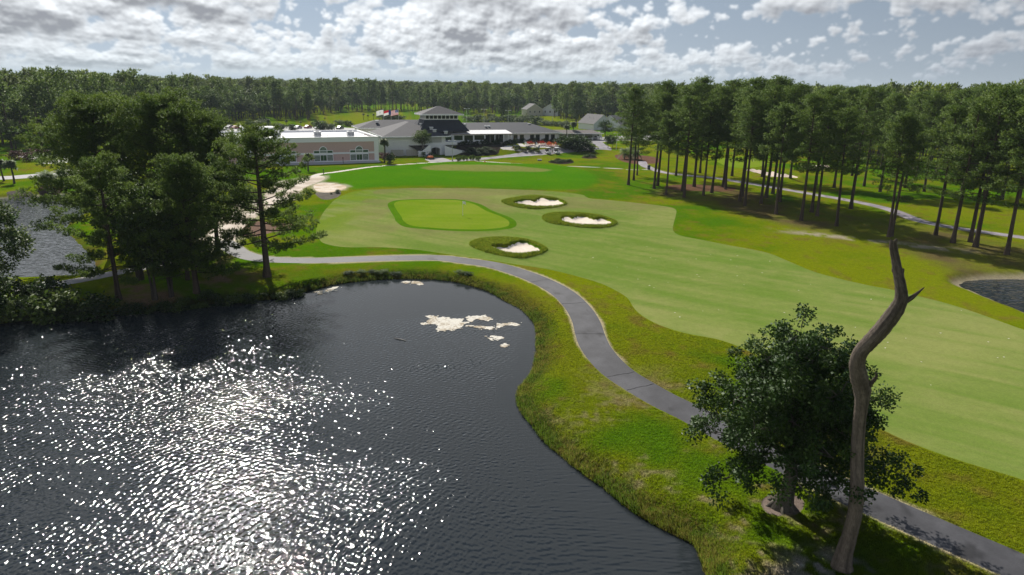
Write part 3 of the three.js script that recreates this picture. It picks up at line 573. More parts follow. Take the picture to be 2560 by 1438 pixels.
function leafCard(L, R, p, out, size, cols) {                        // a folded leaf spray of two triangles
  const d = norm([out[0] * 0.7 + (R() - 0.5) * 1.8, out[1] * 0.4 + (R() - 0.5) * 1.6 - 0.1, out[2] * 0.7 + (R() - 0.5) * 1.8]), s = norm(cross(d, rdir(R)));
  const l = size * (0.75 + 0.5 * R()), w = l * 0.33, c = mix3(cols[0], cols[1], R() * R()), m = [p[0] + d[0] * l * 0.5, p[1] + d[1] * l * 0.5, p[2] + d[2] * l * 0.5], f = norm(cross(s, d));
  const n0 = norm([f[0] + out[0] * 0.6, Math.abs(f[1]) + 0.15 + out[1] * 0.5, f[2] + out[2] * 0.6]);
  const a = [m[0] - s[0] * w, m[1] - s[1] * w, m[2] - s[2] * w], b = [m[0] + s[0] * w, m[1] + s[1] * w, m[2] + s[2] * w], t = [p[0] + d[0] * l, p[1] + d[1] * l, p[2] + d[2] * l];
  L.tri(p, b, a, n0, c); L.tri(a, b, t, n0, c);
}
// a tapered limb through points [x, y, z, radius]
function limb(pts, sides, R, col, rough = 0.12) {
  const P = [], N = [], C = [], I = [], T = [], grain = []; let u = null, run = 0;
  for (let k = 0; k < sides; k++) grain.push(0.70 + 0.6 * R());
  for (let i = 0; i < pts.length; i++) {
    const a = pts[Math.max(0, i - 1)], b = pts[Math.min(pts.length - 1, i + 1)], t = norm([b[0] - a[0], b[1] - a[1], b[2] - a[2]]);
    if (!u) u = norm(cross(t, Math.abs(t[1]) > 0.9 ? [1, 0, 0] : [0, 1, 0])); else { const d = u[0] * t[0] + u[1] * t[1] + u[2] * t[2]; u = norm([u[0] - t[0] * d, u[1] - t[1] * d, u[2] - t[2] * d]); }
    const v = cross(t, u); if (i) run += Math.hypot(pts[i][0] - pts[i - 1][0], pts[i][1] - pts[i - 1][1], pts[i][2] - pts[i - 1][2]);
    for (let k = 0; k < sides; k++) {
      const q = k / sides * 6.2832, cu = Math.cos(q), cv = Math.sin(q), r = pts[i][3] * (1 + rough * (R() - 0.5)), n = [u[0] * cu + v[0] * cv, u[1] * cu + v[1] * cv, u[2] * cu + v[2] * cv];
      grain[k] = clamp(grain[k] + 0.3 * (R() - 0.5), 0.55, 1.4);
      P.push(pts[i][0] + n[0] * r, pts[i][1] + n[1] * r, pts[i][2] + n[2] * r); N.push(...n); T.push(k / sides * 6.2832 * pts[0][3], run); const s = grain[k] * (0.85 + 0.3 * R()); C.push(col[0] * s, col[1] * s, col[2] * s);
    }
  }
  for (let i = 0; i < pts.length - 1; i++) for (let k = 0; k < sides; k++) { const a = i * sides + k, b = i * sides + (k + 1) % sides; I.push(a, b, a + sides, b, b + sides, a + sides); }
  const top = P.length / 3, e = pts[pts.length - 1]; P.push(e[0], e[1], e[2]); N.push(0, 1, 0); C.push(...col); T.push(0, run);
  for (let k = 0; k < sides; k++) I.push((pts.length - 1) * sides + k, (pts.length - 1) * sides + (k + 1) % sides, top);
  const g = new THREE.BufferGeometry();
  g.setAttribute('position', new THREE.Float32BufferAttribute(P, 3)); g.setAttribute('normal', new THREE.Float32BufferAttribute(N, 3)); g.setAttribute('color', new THREE.Float32BufferAttribute(C, 3)); g.setAttribute('uv', new THREE.Float32BufferAttribute(T, 2)); g.setIndex(I);
  return g;
}
const foliage = new THREE.MeshPhysicalMaterial({ vertexColors: true, roughness: 0.7, transmission: 0.55, thickness: 0, specularIntensity: 0.15, side: THREE.DoubleSide });
const glossyFoliage = new THREE.MeshPhysicalMaterial({ vertexColors: true, roughness: 0.6, transmission: 0.4, thickness: 0, specularIntensity: 0.18, side: THREE.DoubleSide });
const grassMat = new THREE.MeshPhysicalMaterial({ vertexColors: true, roughness: 0.95, specularIntensity: 0.1, side: THREE.DoubleSide });
const barkTex = grainTexture(512, (u, v) => { const w = 0.5 * pn2(u * 8, v * 8, 8), a = pn2(u * 40 + w * 3, v * 6, 40), b = pn2(u * 90 + w * 5, v * 16, 90), c = pn2(u * 120, v * 120, 120); return 0.35 + 0.6 * (0.5 * Math.abs(2 * a - 1) + 0.3 * b + 0.2 * c); });
const barkMat = new THREE.MeshPhysicalMaterial({ vertexColors: true, roughness: 0.95, specularIntensity: 0.2, map: rep(barkTex, 1.2), bumpMap: rep(barkTex, 1.2), bumpScale: 0.04 });
const PINE_COLS = [[0.060, 0.135, 0.018], [0.240, 0.330, 0.035]], BARK = [0.125, 0.094, 0.073];

function pineGeometry(seed, o) {                                     // o: height h, crown base cb, crown radius cr, branches, clumps, tufts, needles, tuft size, plates
  const R = mulberry(seed), L = new Leaves(), wood = [], h = o.h, lean = [(R() - 0.5) * 0.05 * h, (R() - 0.5) * 0.05 * h], bend = (R() - 0.5) * 0.03 * h;
  const axis = t => [lean[0] * t * t + bend * Math.sin(t * 3.1), h * t, lean[1] * t * t + bend * Math.cos(t * 2.7) - bend];
  const tr = [], seg = o.low ? 5 : 12;
  for (let i = 0; i <= seg; i++) { const t = i / seg * 0.97, a = axis(t), r = o.tr * (1 - 0.8 * Math.pow(t, 1.3)) * (1 + 0.5 * Math.exp(-t * h / 0.45)); tr.push([a[0], a[1], a[2], r]); }
  tr[0][1] = -0.15;
  wood.push(limb(tr, o.low ? 5 : 10, R, BARK));
  for (let b = 0; b < o.branches; b++) {
    const f = (b + R()) / o.branches, t0 = lerp(o.cb, 0.985, Math.pow(f, 0.85)), ph = b * 2.39996 + (R() - 0.5) * 0.9;
    const prof = Math.pow(Math.sin(clamp(lerp(o.p0 ?? 0.35, 1, f)) * Math.PI), o.dome ?? 0.5) * 0.85 + 0.22 * (1 - f);
    const len = o.cr * Math.max(0.16, prof) * (0.62 + 0.6 * R()) * (o.plates && R() < 0.22 ? 0.45 : 1), a = axis(t0), rise = lerp(0.02, 0.75, f) + (R() - 0.5) * 0.35, dir = [Math.cos(ph), Math.sin(ph)];
    const P = q => [a[0] + dir[0] * len * q, a[1] + len * (rise * q + (o.droop ?? 0.12) * (q * q - q)), a[2] + dir[1] * len * q];
    if (!o.low && len > 0.8) { const l = []; for (let q = 0; q <= 4; q++) l.push([...P(q / 4 * 0.92), Math.max(0.014, o.tr * 0.24 * (1 - q / 4.6) * Math.min(1, len / 3.2))]); wood.push(limb(l, 5, R, BARK)); }
    const nc = Math.max(1, Math.round(o.clumps * (0.45 + 0.55 * len / o.cr)));
    for (let k = 0; k < nc; k++) {
      const q = nc === 1 ? 0.9 : lerp(o.inner ?? 0.42, 1.0, (k + R() * 0.6) / nc), c = P(q), spread = o.size * 1.2 * (0.35 + 0.65 * q), side = (R() - 0.5) * 2 * spread, cc = [c[0] - dir[1] * side, c[1] + (R() - 0.3) * (o.thick ?? 0.7) * o.size, c[2] + dir[0] * side], cs = o.size * (0.7 + 0.6 * R());
      const PC = o.cols ?? PINE_COLS, tone = R(), cols = [mix3(PC[0], PC[1], tone * 0.22), mix3(PC[0], PC[1], 0.45 + 0.55 * tone)];
      for (let m = 0; m < o.tufts; m++) {
        const e = rdir(R), rr = Math.cbrt(R()), pos = [cc[0] + e[0] * cs * rr, cc[1] + e[1] * cs * 0.55 * rr, cc[2] + e[2] * cs * rr];
        tuft(L, R, pos, [e[0] * 0.7 + dir[0] * 0.5, e[1] * 0.6 + 0.75, e[2] * 0.7 + dir[1] * 0.5], o.needles, o.needle, o.wid, cols);
      }
    }
  }
  return { crown: L.geometry(), wood: mergeGeometries(wood) };
}
function leafyGeometry(seed, o) {                                    // broad-leaved: h, cb (clear stem), rx, ry crown radii, clumps, leaves, leaf size, cols, stems
  const R = mulberry(seed), L = new Leaves(), wood = [], cy = o.h - o.ry * 0.96, cl = [];
  for (let k = 0; k < o.clumps; k++) {
    let e = rdir(R); const rr = Math.pow(R(), 0.42), bump = 0.80 + 0.34 * fbm3(e[0] * 1.7 + seed, e[1] * 1.7, e[2] * 1.7, 2);
    if (e[1] < 0 && R() < (o.open ?? 0.35)) e = [e[0], -e[1], e[2]];
    cl.push([e[0] * o.rx * rr * bump, cy + e[1] * o.ry * rr * bump, e[2] * o.rx * rr * bump, o.rx * (o.cs ?? 0.2) * (0.65 + 0.7 * R())]);
  }
  for (const c of cl) {
    const out0 = norm([c[0], (c[1] - cy) * 0.8 + 0.3 * o.ry, c[2]]), tone = R(), cols = [mix3(o.cols[0], o.cols[1], tone * 0.3), mix3(o.cols[0], o.cols[1], 0.4 + 0.6 * tone)];
    for (let m = 0; m < o.leaves; m++) { const e = rdir(R), rr = Math.pow(R(), 0.5), out = norm([e[0] + out0[0] * 0.7, e[1] + out0[1] * 0.7, e[2] + out0[2] * 0.7]); leafCard(L, R, [c[0] + e[0] * c[3] * rr, c[1] + e[1] * c[3] * 0.72 * rr, c[2] + e[2] * c[3] * rr], out, o.leaf, cols); }
  }
  const stems = o.stems ?? 1, bark = o.bark ?? [0.10, 0.085, 0.07];
  for (let s = 0; s < stems; s++) {
    const a = s / stems * 6.28 + R(), off = stems > 1 ? o.tr * 1.2 : 0, sp = stems > 1 ? o.rx * 0.45 : 0, top = [Math.cos(a) * sp, cy, Math.sin(a) * sp], tr = [];
    for (let i = 0; i <= 6; i++) { const t = i / 6; tr.push([Math.cos(a) * off + (top[0] - Math.cos(a) * off) * t * t + (R() - 0.5) * 0.1 * o.tr, t * cy - (i ? 0 : 0.15), Math.sin(a) * off + (top[2] - Math.sin(a) * off) * t * t, o.tr * (1 - 0.65 * t) * (1 + 0.55 * Math.exp(-t * 9))]); }
    wood.push(limb(tr, o.low ? 5 : 9, R, bark));
  }
  if (!o.low) for (let k = 0; k < (o.limbs ?? 14); k++) {
    const c = cl[Math.floor(R() * cl.length)], t = lerp(0.35, 0.85, R()), y0 = Math.min(cy * t, c[1]), l = [];
    for (let q = 0; q <= 4; q++) { const u = q / 4; l.push([c[0] * u, y0 + (c[1] - y0) * Math.pow(u, 0.8), c[2] * u, o.tr * 0.30 * (1 - 0.8 * u)]); }
    wood.push(limb(l, 5, R, bark));
  }
  return { crown: L.geometry(), wood: mergeGeometries(wood) };
}
function makeTree(name, label, category, geo, x, z, turn, scale, group, mat = foliage) {
  const t = thing(name, label, category, x, height(x, z) - 0.02, z, turn, group);
  part('trunk', geo.wood, barkMat, t); const c = part('crown', geo.crown, mat, t); c.userData.kind = 'stuff';
  if (Array.isArray(scale)) t.scale.set(...scale); else t.scale.setScalar(scale);
  return t;
}

// ---------------------------------------------------------------- tall pines on the right: bases and heights measured on the ground
const pines = [];
for (let k = 0; k < 7; k++) pines.push(pineGeometry(100 + k, { h: 20, cb: [0.42, 0.5, 0.36, 0.46, 0.4, 0.52, 0.38][k], cr: [4.3, 3.8, 4.6, 4.0, 4.4, 3.7, 4.5][k], tr: 0.25, branches: 54, clumps: 6, tufts: 17, needles: 8, needle: 0.28, wid: 0.034, size: 0.64, inner: 0.3, thick: 1.2 }));
const sprigs = pineGeometry(120, { h: 20, cb: 0.30, cr: 4.3, tr: 0.27, branches: 46, clumps: 5, tufts: 15, needles: 8, needle: 0.28, wid: 0.034, size: 0.64, inner: 0.35, droop: 0.3, plates: true });
console.log('pines', pines.reduce((s, p) => s + p.crown.attributes.position.count / 3, 0));
{
  const rows = [[25.64,-152.71,20.99], [28.06,-160.30,17.17], [30.60,-170.20,13.39], [30.36,-147.66,19.63], [32.03,-152.11,22.14], [31.18,-139.30,16.25], [35.81,-144.71,21.46], [34.07,-135.94,19.31], [40.02,-151.70,22.66],
    [38.70,-138.96,18.65], [41.38,-142.46,20.93], [46.70,-152.39,22.52], [45.95,-148.06,19.85], [43.91,-131.94,20.59], [46.17,-137.59,22.72], [43.27,-126.85,19.38], [47.15,-129.44,21.07], [50.81,-137.01,22.86], [54.21,-142.61,22.49],
    [46.15,-118.81,18.53], [51.76,-132.18,21.55], [48.41,-113.41,20.18], [53.48,-121.39,21.07], [52.80,-117.43,19.68], [52.15,-108.59,18.05], [62.64,-125.92,21.58], [56.61,-101.00,17.93], [57.36,-101.62,17.02],
    [64.67,-102.71,18.99], [64.04,-97.40,20.30], [67.07,-98.14,21.50], [65.76,-94.94,21.91], [66.94,-90.22,21.05], [69.26,-87.27,20.73], [75.48,-89.85,21.51]];
  const R = mulberry(8);
  rows.forEach(([x, z, h], i) => {
    const big = i > 23, geo = big && i % 2 ? sprigs : pines[i % 7], s = h / 20.1;
    const w = s * (big ? 1.02 : 0.98 + 0.12 * R());
    makeTree('pine_tree', i === 0 ? 'tall pine at the clubhouse end of the row, with a narrow leafy crown' : i < 24 ? 'tall bare-trunked pine in the close row between fairway and cart path' : 'large pine leaning over the grass near the sandy pond', 'pine tree', geo, x, z, R() * 6.28, [w, s, w], i === 0 ? undefined : i < 24 ? 'pines in the close row right of the fairway' : 'large pines near the sandy pond');
  });
  // the second rank behind the path
  const back = [[40.29,-170.55,20.42], [48.18,-177.97,21.82], [54.71,-172.23,22.46], [60.87,-168.32,22.18], [66.27,-164.53,20.83], [69.76,-158.03,20.58], [71.71,-153.11,21.31], [80.09,-156.51,21.08], [79.32,-147.89,20.33], [88.50,-154.84,20.71], [89.42,-148.89,20.30], [92.58,-146.91,21.01], [99.04,-151.02,21.39], [99.43,-144.24,21.75], [99.65,-139.01,21.48], [104.97,-141.56,21.54], [104.08,-134.51,21.64], [38.68,-187.45,19.67], [86.54,-175.94,20.66], [102.14,-174.56,20.33]];
  back.forEach(([x, z, h], i) => { const s = Math.min(h, 25) / 20.1; makeTree('pine_tree', 'pine standing beyond the pale cart path behind the front row', 'pine tree', pines[(i * 3 + 1) % 7], x, z, i * 1.7, [s, s, s], 'pines beyond the pale cart path'); });
}

// ---------------------------------------------------------------- trees on the near left, between the ponds
const SUNLIT_PINE_COLS = [[0.065, 0.145, 0.018], [0.275, 0.370, 0.036]];           // lakeside pines: same needles, sunlit crown tops put into a brighter, warmer colour
const lonePine = pineGeometry(203, { h: 16, cb: 0.20, cr: 6.2, tr: 0.36, cols: SUNLIT_PINE_COLS, thick: 1.2, branches: 52, clumps: 10, tufts: 26, needles: 10, needle: 0.27, wid: 0.028, size: 0.58, inner: 0.30, plates: true, droop: 0.22, p0: 0.34 });
const bigPines = [0, 1].map(k => pineGeometry(210 + k, { h: 18, cb: 0.28, cr: 6.6, tr: 0.32, cols: SUNLIT_PINE_COLS, thick: 1.6, branches: 84, clumps: 13, tufts: 21, needles: 9, needle: 0.30, wid: 0.031, size: 0.72, inner: 0.28, p0: 0.36, droop: 0.12 }));
const darkPine = pineGeometry(220, { h: 15, cb: 0.16, cr: 4.4, tr: 0.32, cols: SUNLIT_PINE_COLS, thick: 1.5, branches: 74, clumps: 10, tufts: 21, needles: 9, needle: 0.28, wid: 0.030, size: 0.64, inner: 0.25, p0: 0.42, droop: 0.2 });
const limbyPine = pineGeometry(231, { h: 15, cb: 0.16, cr: 5.0, tr: 0.26, cols: SUNLIT_PINE_COLS, thick: 1.0, branches: 50, clumps: 9, tufts: 22, needles: 9, needle: 0.28, wid: 0.028, size: 0.55, inner: 0.4, plates: true, droop: 0.25, p0: 0.40 });
const stemTree = leafyGeometry(240, { h: 12, rx: 2.9, ry: 4.6, clumps: 190, leaves: 66, leaf: 0.26, tr: 0.15, stems: 3, cs: 0.2, open: 0.2, cols: [[0.055, 0.115, 0.018], [0.20, 0.26, 0.04]] });
const wispyTree = leafyGeometry(250, { h: 12, rx: 4.2, ry: 5.2, clumps: 280, leaves: 72, leaf: 0.24, tr: 0.2, stems: 2, cs: 0.16, open: 0.2, cols: [[0.055, 0.115, 0.025], [0.22, 0.26, 0.07]] });
{
  const at = (name, label, geo, bx, bz, h, gh, w, turn, mat) => makeTree(name, label, 'tree', geo, bx, bz, turn, [w * h / gh, h / gh, w * h / gh], undefined, mat);
  const t = (x, z, h) => [x, z, h];
  let p;
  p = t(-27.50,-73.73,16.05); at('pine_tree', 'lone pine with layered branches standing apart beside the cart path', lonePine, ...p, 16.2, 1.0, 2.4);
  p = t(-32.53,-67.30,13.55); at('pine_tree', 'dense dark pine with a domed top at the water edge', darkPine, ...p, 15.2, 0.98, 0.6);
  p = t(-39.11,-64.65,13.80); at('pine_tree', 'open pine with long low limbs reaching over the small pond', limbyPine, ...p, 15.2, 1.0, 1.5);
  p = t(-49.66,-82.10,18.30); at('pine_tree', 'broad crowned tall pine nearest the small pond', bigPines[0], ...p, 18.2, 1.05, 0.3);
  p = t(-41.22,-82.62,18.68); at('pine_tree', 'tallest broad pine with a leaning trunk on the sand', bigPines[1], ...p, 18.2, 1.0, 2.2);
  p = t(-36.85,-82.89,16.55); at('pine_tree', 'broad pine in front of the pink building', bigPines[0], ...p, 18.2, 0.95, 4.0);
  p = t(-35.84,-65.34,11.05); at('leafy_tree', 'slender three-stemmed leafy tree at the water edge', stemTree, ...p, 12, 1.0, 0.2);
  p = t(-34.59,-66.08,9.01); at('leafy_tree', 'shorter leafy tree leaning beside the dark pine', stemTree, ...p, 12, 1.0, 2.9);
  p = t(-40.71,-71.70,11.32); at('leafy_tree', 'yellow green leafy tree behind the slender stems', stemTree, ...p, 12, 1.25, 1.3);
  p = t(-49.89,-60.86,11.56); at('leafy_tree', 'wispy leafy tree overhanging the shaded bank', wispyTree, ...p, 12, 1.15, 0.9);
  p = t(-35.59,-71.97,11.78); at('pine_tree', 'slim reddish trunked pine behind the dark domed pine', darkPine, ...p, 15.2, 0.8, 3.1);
}
console.log('left trees');

// ---------------------------------------------------------------- woods
const edge = [-167.66,-161.07,-162.08,-188.13,-156.65,-210.81,-153.67,-222.70,-151.20,-230.90,-150.52,-250.13,-148.66,-270.77,-143.16,-288.20,-143.12,-318.04,-149.50,-360.38,-155.29,-396.72,-138.27,-406.68,-119.95,-407.50,-134.29,-475.45,-129.07,-520.25,-113.37,-559.89,-89.85,-552.10,-61.39,-523.20,-38.99,-502.74,-23.34,-537.43,1.10,-546.58,19.17,-530.53,29.69,-458.51,46.88,-447.90,71.78,-460.59,83.05,-411.52,96.55,-356.30,100.32,-310.22,97.36,-262.63,97.87,-237.49,101.16,-214.69,104.55,-186.54,111.07,-170.98,121.16,-162.81,136.04,-153.51,142.29,-133.21];
const edgeAz = [], edgeD = [];
for (let i = 0; i < edge.length; i += 2) { edgeAz.push(Math.atan2(edge[i], -edge[i + 1])); edgeD.push(Math.hypot(edge[i], edge[i + 1])); }
function woodEdge(az) { for (let i = 1; i < edgeAz.length; i++) if (az < edgeAz[i]) { const t = clamp((az - edgeAz[i - 1]) / (edgeAz[i] - edgeAz[i - 1])); return lerp(edgeD[i - 1], edgeD[i], t); } return edgeD[edgeD.length - 1]; }
const FP = { thick: 1.0, tufts: 7, needles: 5, needle: 0.85, wid: 0.17, size: 1.25, low: true, tr: 0.24, inner: 0.35 };
const farTrees = [
  pineGeometry(301, { ...FP, h: 19, cb: 0.45, cr: 3.6, branches: 22, clumps: 3 }), pineGeometry(302, { ...FP, h: 19, cb: 0.55, cr: 4.2, branches: 20, clumps: 3 }),
  pineGeometry(303, { ...FP, h: 19, cb: 0.36, cr: 3.3, branches: 24, clumps: 3 }), pineGeometry(304, { ...FP, h: 19, cb: 0.6, cr: 4.4, branches: 17, clumps: 3, plates: true }),
  leafyGeometry(305, { h: 15, rx: 5.2, ry: 5.6, clumps: 46, leaves: 17, leaf: 1.0, tr: 0.25, cs: 0.27, low: true, cols: [[0.055, 0.115, 0.022], [0.18, 0.24, 0.04]] }),
  leafyGeometry(306, { h: 14, rx: 4.4, ry: 5.8, clumps: 42, leaves: 17, leaf: 0.95, tr: 0.25, cs: 0.27, low: true, cols: [[0.07, 0.12, 0.03], [0.23, 0.26, 0.06]] }),
];
{
  const R = mulberry(61), pts = [];
  for (let d = 180; d < 3600;) {
    const sp = d < 520 ? 6.6 : d < 900 ? 8.5 : d < 1700 ? 12 : 19, n = Math.floor(2.05 * d / sp);
    for (let i = 0; i < n; i++) {
      const az = -1.02 + 2.04 * (i + R()) / n, dd = d + (R() - 0.5) * sp * 1.2, e = woodEdge(az), depth = dd - e;
      if (depth < 0) continue;
      const x = Math.sin(az) * dd, z = -Math.cos(az) * dd;
      // clearings: fairways and house plots between the woods
      if (noise01(x, z, 130, 2) > 0.67 && depth > 30 && dd < 1500) continue;
      pts.push({ x, z, az, depth, d: dd, r: R(), t: R(), s: R() });
    }
    d += sp;
  }
  const kindOf = p => { const leafy = noise01(p.x + 300, p.z, 60, 2) + (p.az < -0.2 ? 0.06 : 0); return p.r < (leafy > 0.54 ? 0.55 : 0.13) ? 4 + Math.floor(p.t * 2) : Math.floor(p.t * 4); };
  const where = p => p.az < -0.44 ? ['in the wood beyond the far road and driveway', 'trees beyond the far road'] : p.az < -0.17 ? ['in the wood behind the long pink building', 'trees behind the pink building'] : p.az < 0.17 ? ['in the wood behind the clubhouse', 'trees behind the clubhouse'] : ['at the far side of the fairway behind the pines', 'trees beyond the far fairway'];
  pts.sort((a, b) => a.depth * (a.d / 350) - b.depth * (b.d / 350));
  const near = pts.slice(0, 285), far = pts.slice(285), protos = {};
  for (const p of near) {
    const k = kindOf(p), s = (0.72 + 0.52 * p.s * p.s) * (k > 3 ? 0.9 : 1), [w, g] = where(p), kind = k > 3 ? 'leafy_tree' : 'pine_tree', label = (k > 3 ? ['round leafy tree ', 'pale olive leafy tree '][k - 4] : ['narrow pine ', 'flat topped pine ', 'low branched pine ', 'thin crowned pine '][k]) + w;
    if (!protos[k]) { protos[k] = makeTree(kind, label, 'tree', farTrees[k], p.x, p.z, p.r * 6.28, s, g); continue; }
    copyThing(protos[k], p.x, -0.05, p.z, p.r * 6.28, s, label, g);
  }
  // a few that stand above the rest
  for (const [x, z, h] of [[-150.32,-227.89,21.37], [-152.06,-222.98,19.01], [-154.01,-263.27,21.70], [-155.10,-213.80,20.80], [-147.71,-316.92,21.36], [-149.50,-360.38,21.48], [-117.27,-541.06,22.37], [-126.32,-405.55,20.82]]) makeTree('pine_tree', 'tall pine rising above the roof of the distant wood', 'tree', farTrees[3], x, z, x, [1.15, h / 19, 1.15], 'pines rising above the distant wood');
  const lists = farTrees.map(() => []);
  for (const p of far) lists[kindOf(p)].push(p);
  const woodMat = foliage.clone(); woodMat.name = 'wood';
  lists.forEach((l, k) => {
    const wood = farTrees[k].wood.toNonIndexed(); wood.deleteAttribute('uv');
    const g = mergeGeometries([farTrees[k].crown, wood]);
    const m = new THREE.InstancedMesh(g, woodMat, l.length), M = new THREE.Matrix4(), q = new THREE.Quaternion(), c = new THREE.Color();
    l.forEach((p, i) => {
      const s = (0.70 + 0.55 * p.s * p.s) * (k > 3 ? 0.95 : 1) * (p.d > 1700 ? 1.05 : 1), w = p.d > 1700 ? 1.7 : p.d > 900 ? 1.25 : 1;
      q.setFromAxisAngle(new THREE.Vector3(0, 1, 0), p.r * 6.28); M.compose(new THREE.Vector3(p.x, -0.1, p.z), q, new THREE.Vector3(s * w, s, s * w)); m.setMatrixAt(i, M);
      const b = 0.75 + 0.5 * p.t; m.setColorAt(i, c.setRGB(b * (0.9 + 0.25 * p.s), b, b * 0.95));
    });
    m.name = numbered('forest'); m.castShadow = m.receiveShadow = true; scene.add(m);
    tag(m, ['mass of narrow pines reaching to the horizon', 'mass of flat topped pines reaching to the horizon', 'mass of low branched pines reaching to the horizon', 'mass of thin crowned pines reaching to the horizon', 'mass of round leafy trees among the far pines', 'mass of pale olive leafy trees among the far pines'][k], 'forest', null, 'stuff');
  });
  console.log('wood', near.length, far.length);
}
scene.fog = new THREE.FogExp2(new THREE.Color().setRGB(0.62, 0.72, 0.80), 0.00012);

// ---------------------------------------------------------------- near oak
{
  const R = mulberry(404), L = new Leaves(), wood = [], bark = [0.16, 0.145, 0.12], cols = [[0.025, 0.065, 0.012], [0.100, 0.165, 0.022]];
  const oak = thing('oak_tree', 'round dark green oak on the bank beside the cart path', 'tree', ...[14.35,-31.18,10.56].slice(0, 1), 0, [14.35,-31.18,10.56][1], 0);
  oak.position.y = height(oak.position.x, oak.position.z) - 0.03;
  const trunk = []; for (let i = 0; i <= 9; i++) { const t = i / 9; trunk.push([0.25 * t * t + 0.12 * Math.sin(t * 5), -0.15 + t * 5.6, 0.1 * Math.sin(t * 4), 0.40 * (1 - 0.62 * t) * (1 + 0.75 * Math.exp(-t * 11))]); }
  wood.push(limb(trunk, 14, R, bark, 0.22));
  for (let k = 0; k < 7; k++) { const a = k * 0.9 + R() * 0.5, l = []; for (let q = 0; q <= 3; q++) l.push([Math.cos(a) * (0.30 + q * 0.22), 0.34 - q * 0.15, Math.sin(a) * (0.30 + q * 0.22), 0.17 * (1 - q / 4.2)]); wood.push(limb(l, 6, R, bark, 0.3)); }
  const clumps = [];
  const boughs = 38;
  for (let b = 0; b < boughs; b++) {
    const f = (b + 0.5) / boughs, el = lerp(0.02, 1.42, f), az = b * 2.39996 + R() * 0.5, len = lerp(4.5, 4.7, f) * (0.82 + 0.34 * R()) * (1 - 0.10 * Math.sin(f * 3.1)), y0 = lerp(2.7, 4.8, f);
    const d = [Math.cos(az) * Math.cos(el), Math.sin(el), Math.sin(az) * Math.cos(el)], P = q => [d[0] * len * q * 1.08, y0 + d[1] * len * q * 1.05 + 0.35 * Math.sin(q * 3.1) - (el < 0 ? 0.3 * q * q : 0), d[2] * len * q * 1.08], l = [];
    for (let q = 0; q <= 5; q++) l.push([...P(q / 5 * 0.95), 0.115 * (1 - q / 5.6)]);
    wood.push(limb(l, 6, R, bark));
    for (let k = 0; k < 19; k++) {
      const q = lerp(0.30, 1.0, Math.pow((k + R()) / 19, 0.75)), c = P(q), s = 0.95 * q + 0.2, e = rdir(R);
      const cc = [c[0] + e[0] * s, c[1] + e[1] * s * 0.75, c[2] + e[2] * s]; clumps.push([...cc, 0.34 + 0.30 * R(), norm([cc[0], (cc[1] - 4.6), cc[2]])]);
      if (k % 3 === 0) wood.push(limb([[...c, 0.028], [lerp(c[0], cc[0], 0.5), lerp(c[1], cc[1], 0.5) + 0.05, lerp(c[2], cc[2], 0.5), 0.02], [...cc, 0.008]], 4, R, bark));
    }
  }
  for (const c of clumps) {
    const tone = R(), cs = [mix3(cols[0], cols[1], tone * 0.3), mix3(cols[0], cols[1], 0.35 + 0.65 * tone)];
    for (let m = 0; m < 105; m++) { const e = rdir(R), rr = Math.pow(R(), 0.55); leafCard(L, R, [c[0] + e[0] * c[3] * rr, c[1] + e[1] * c[3] * 0.8 * rr, c[2] + e[2] * c[3] * rr], norm([e[0] + c[4][0] * 0.6, e[1] + c[4][1] * 0.6, e[2] + c[4][2] * 0.6]), 0.165, cs); }
  }
  part('trunk', mergeGeometries(wood), barkMat, oak); const cr = part('crown', L.geometry(), glossyFoliage, oak); cr.userData.kind = 'stuff';
  console.log('oak', L.p.length / 9);
}

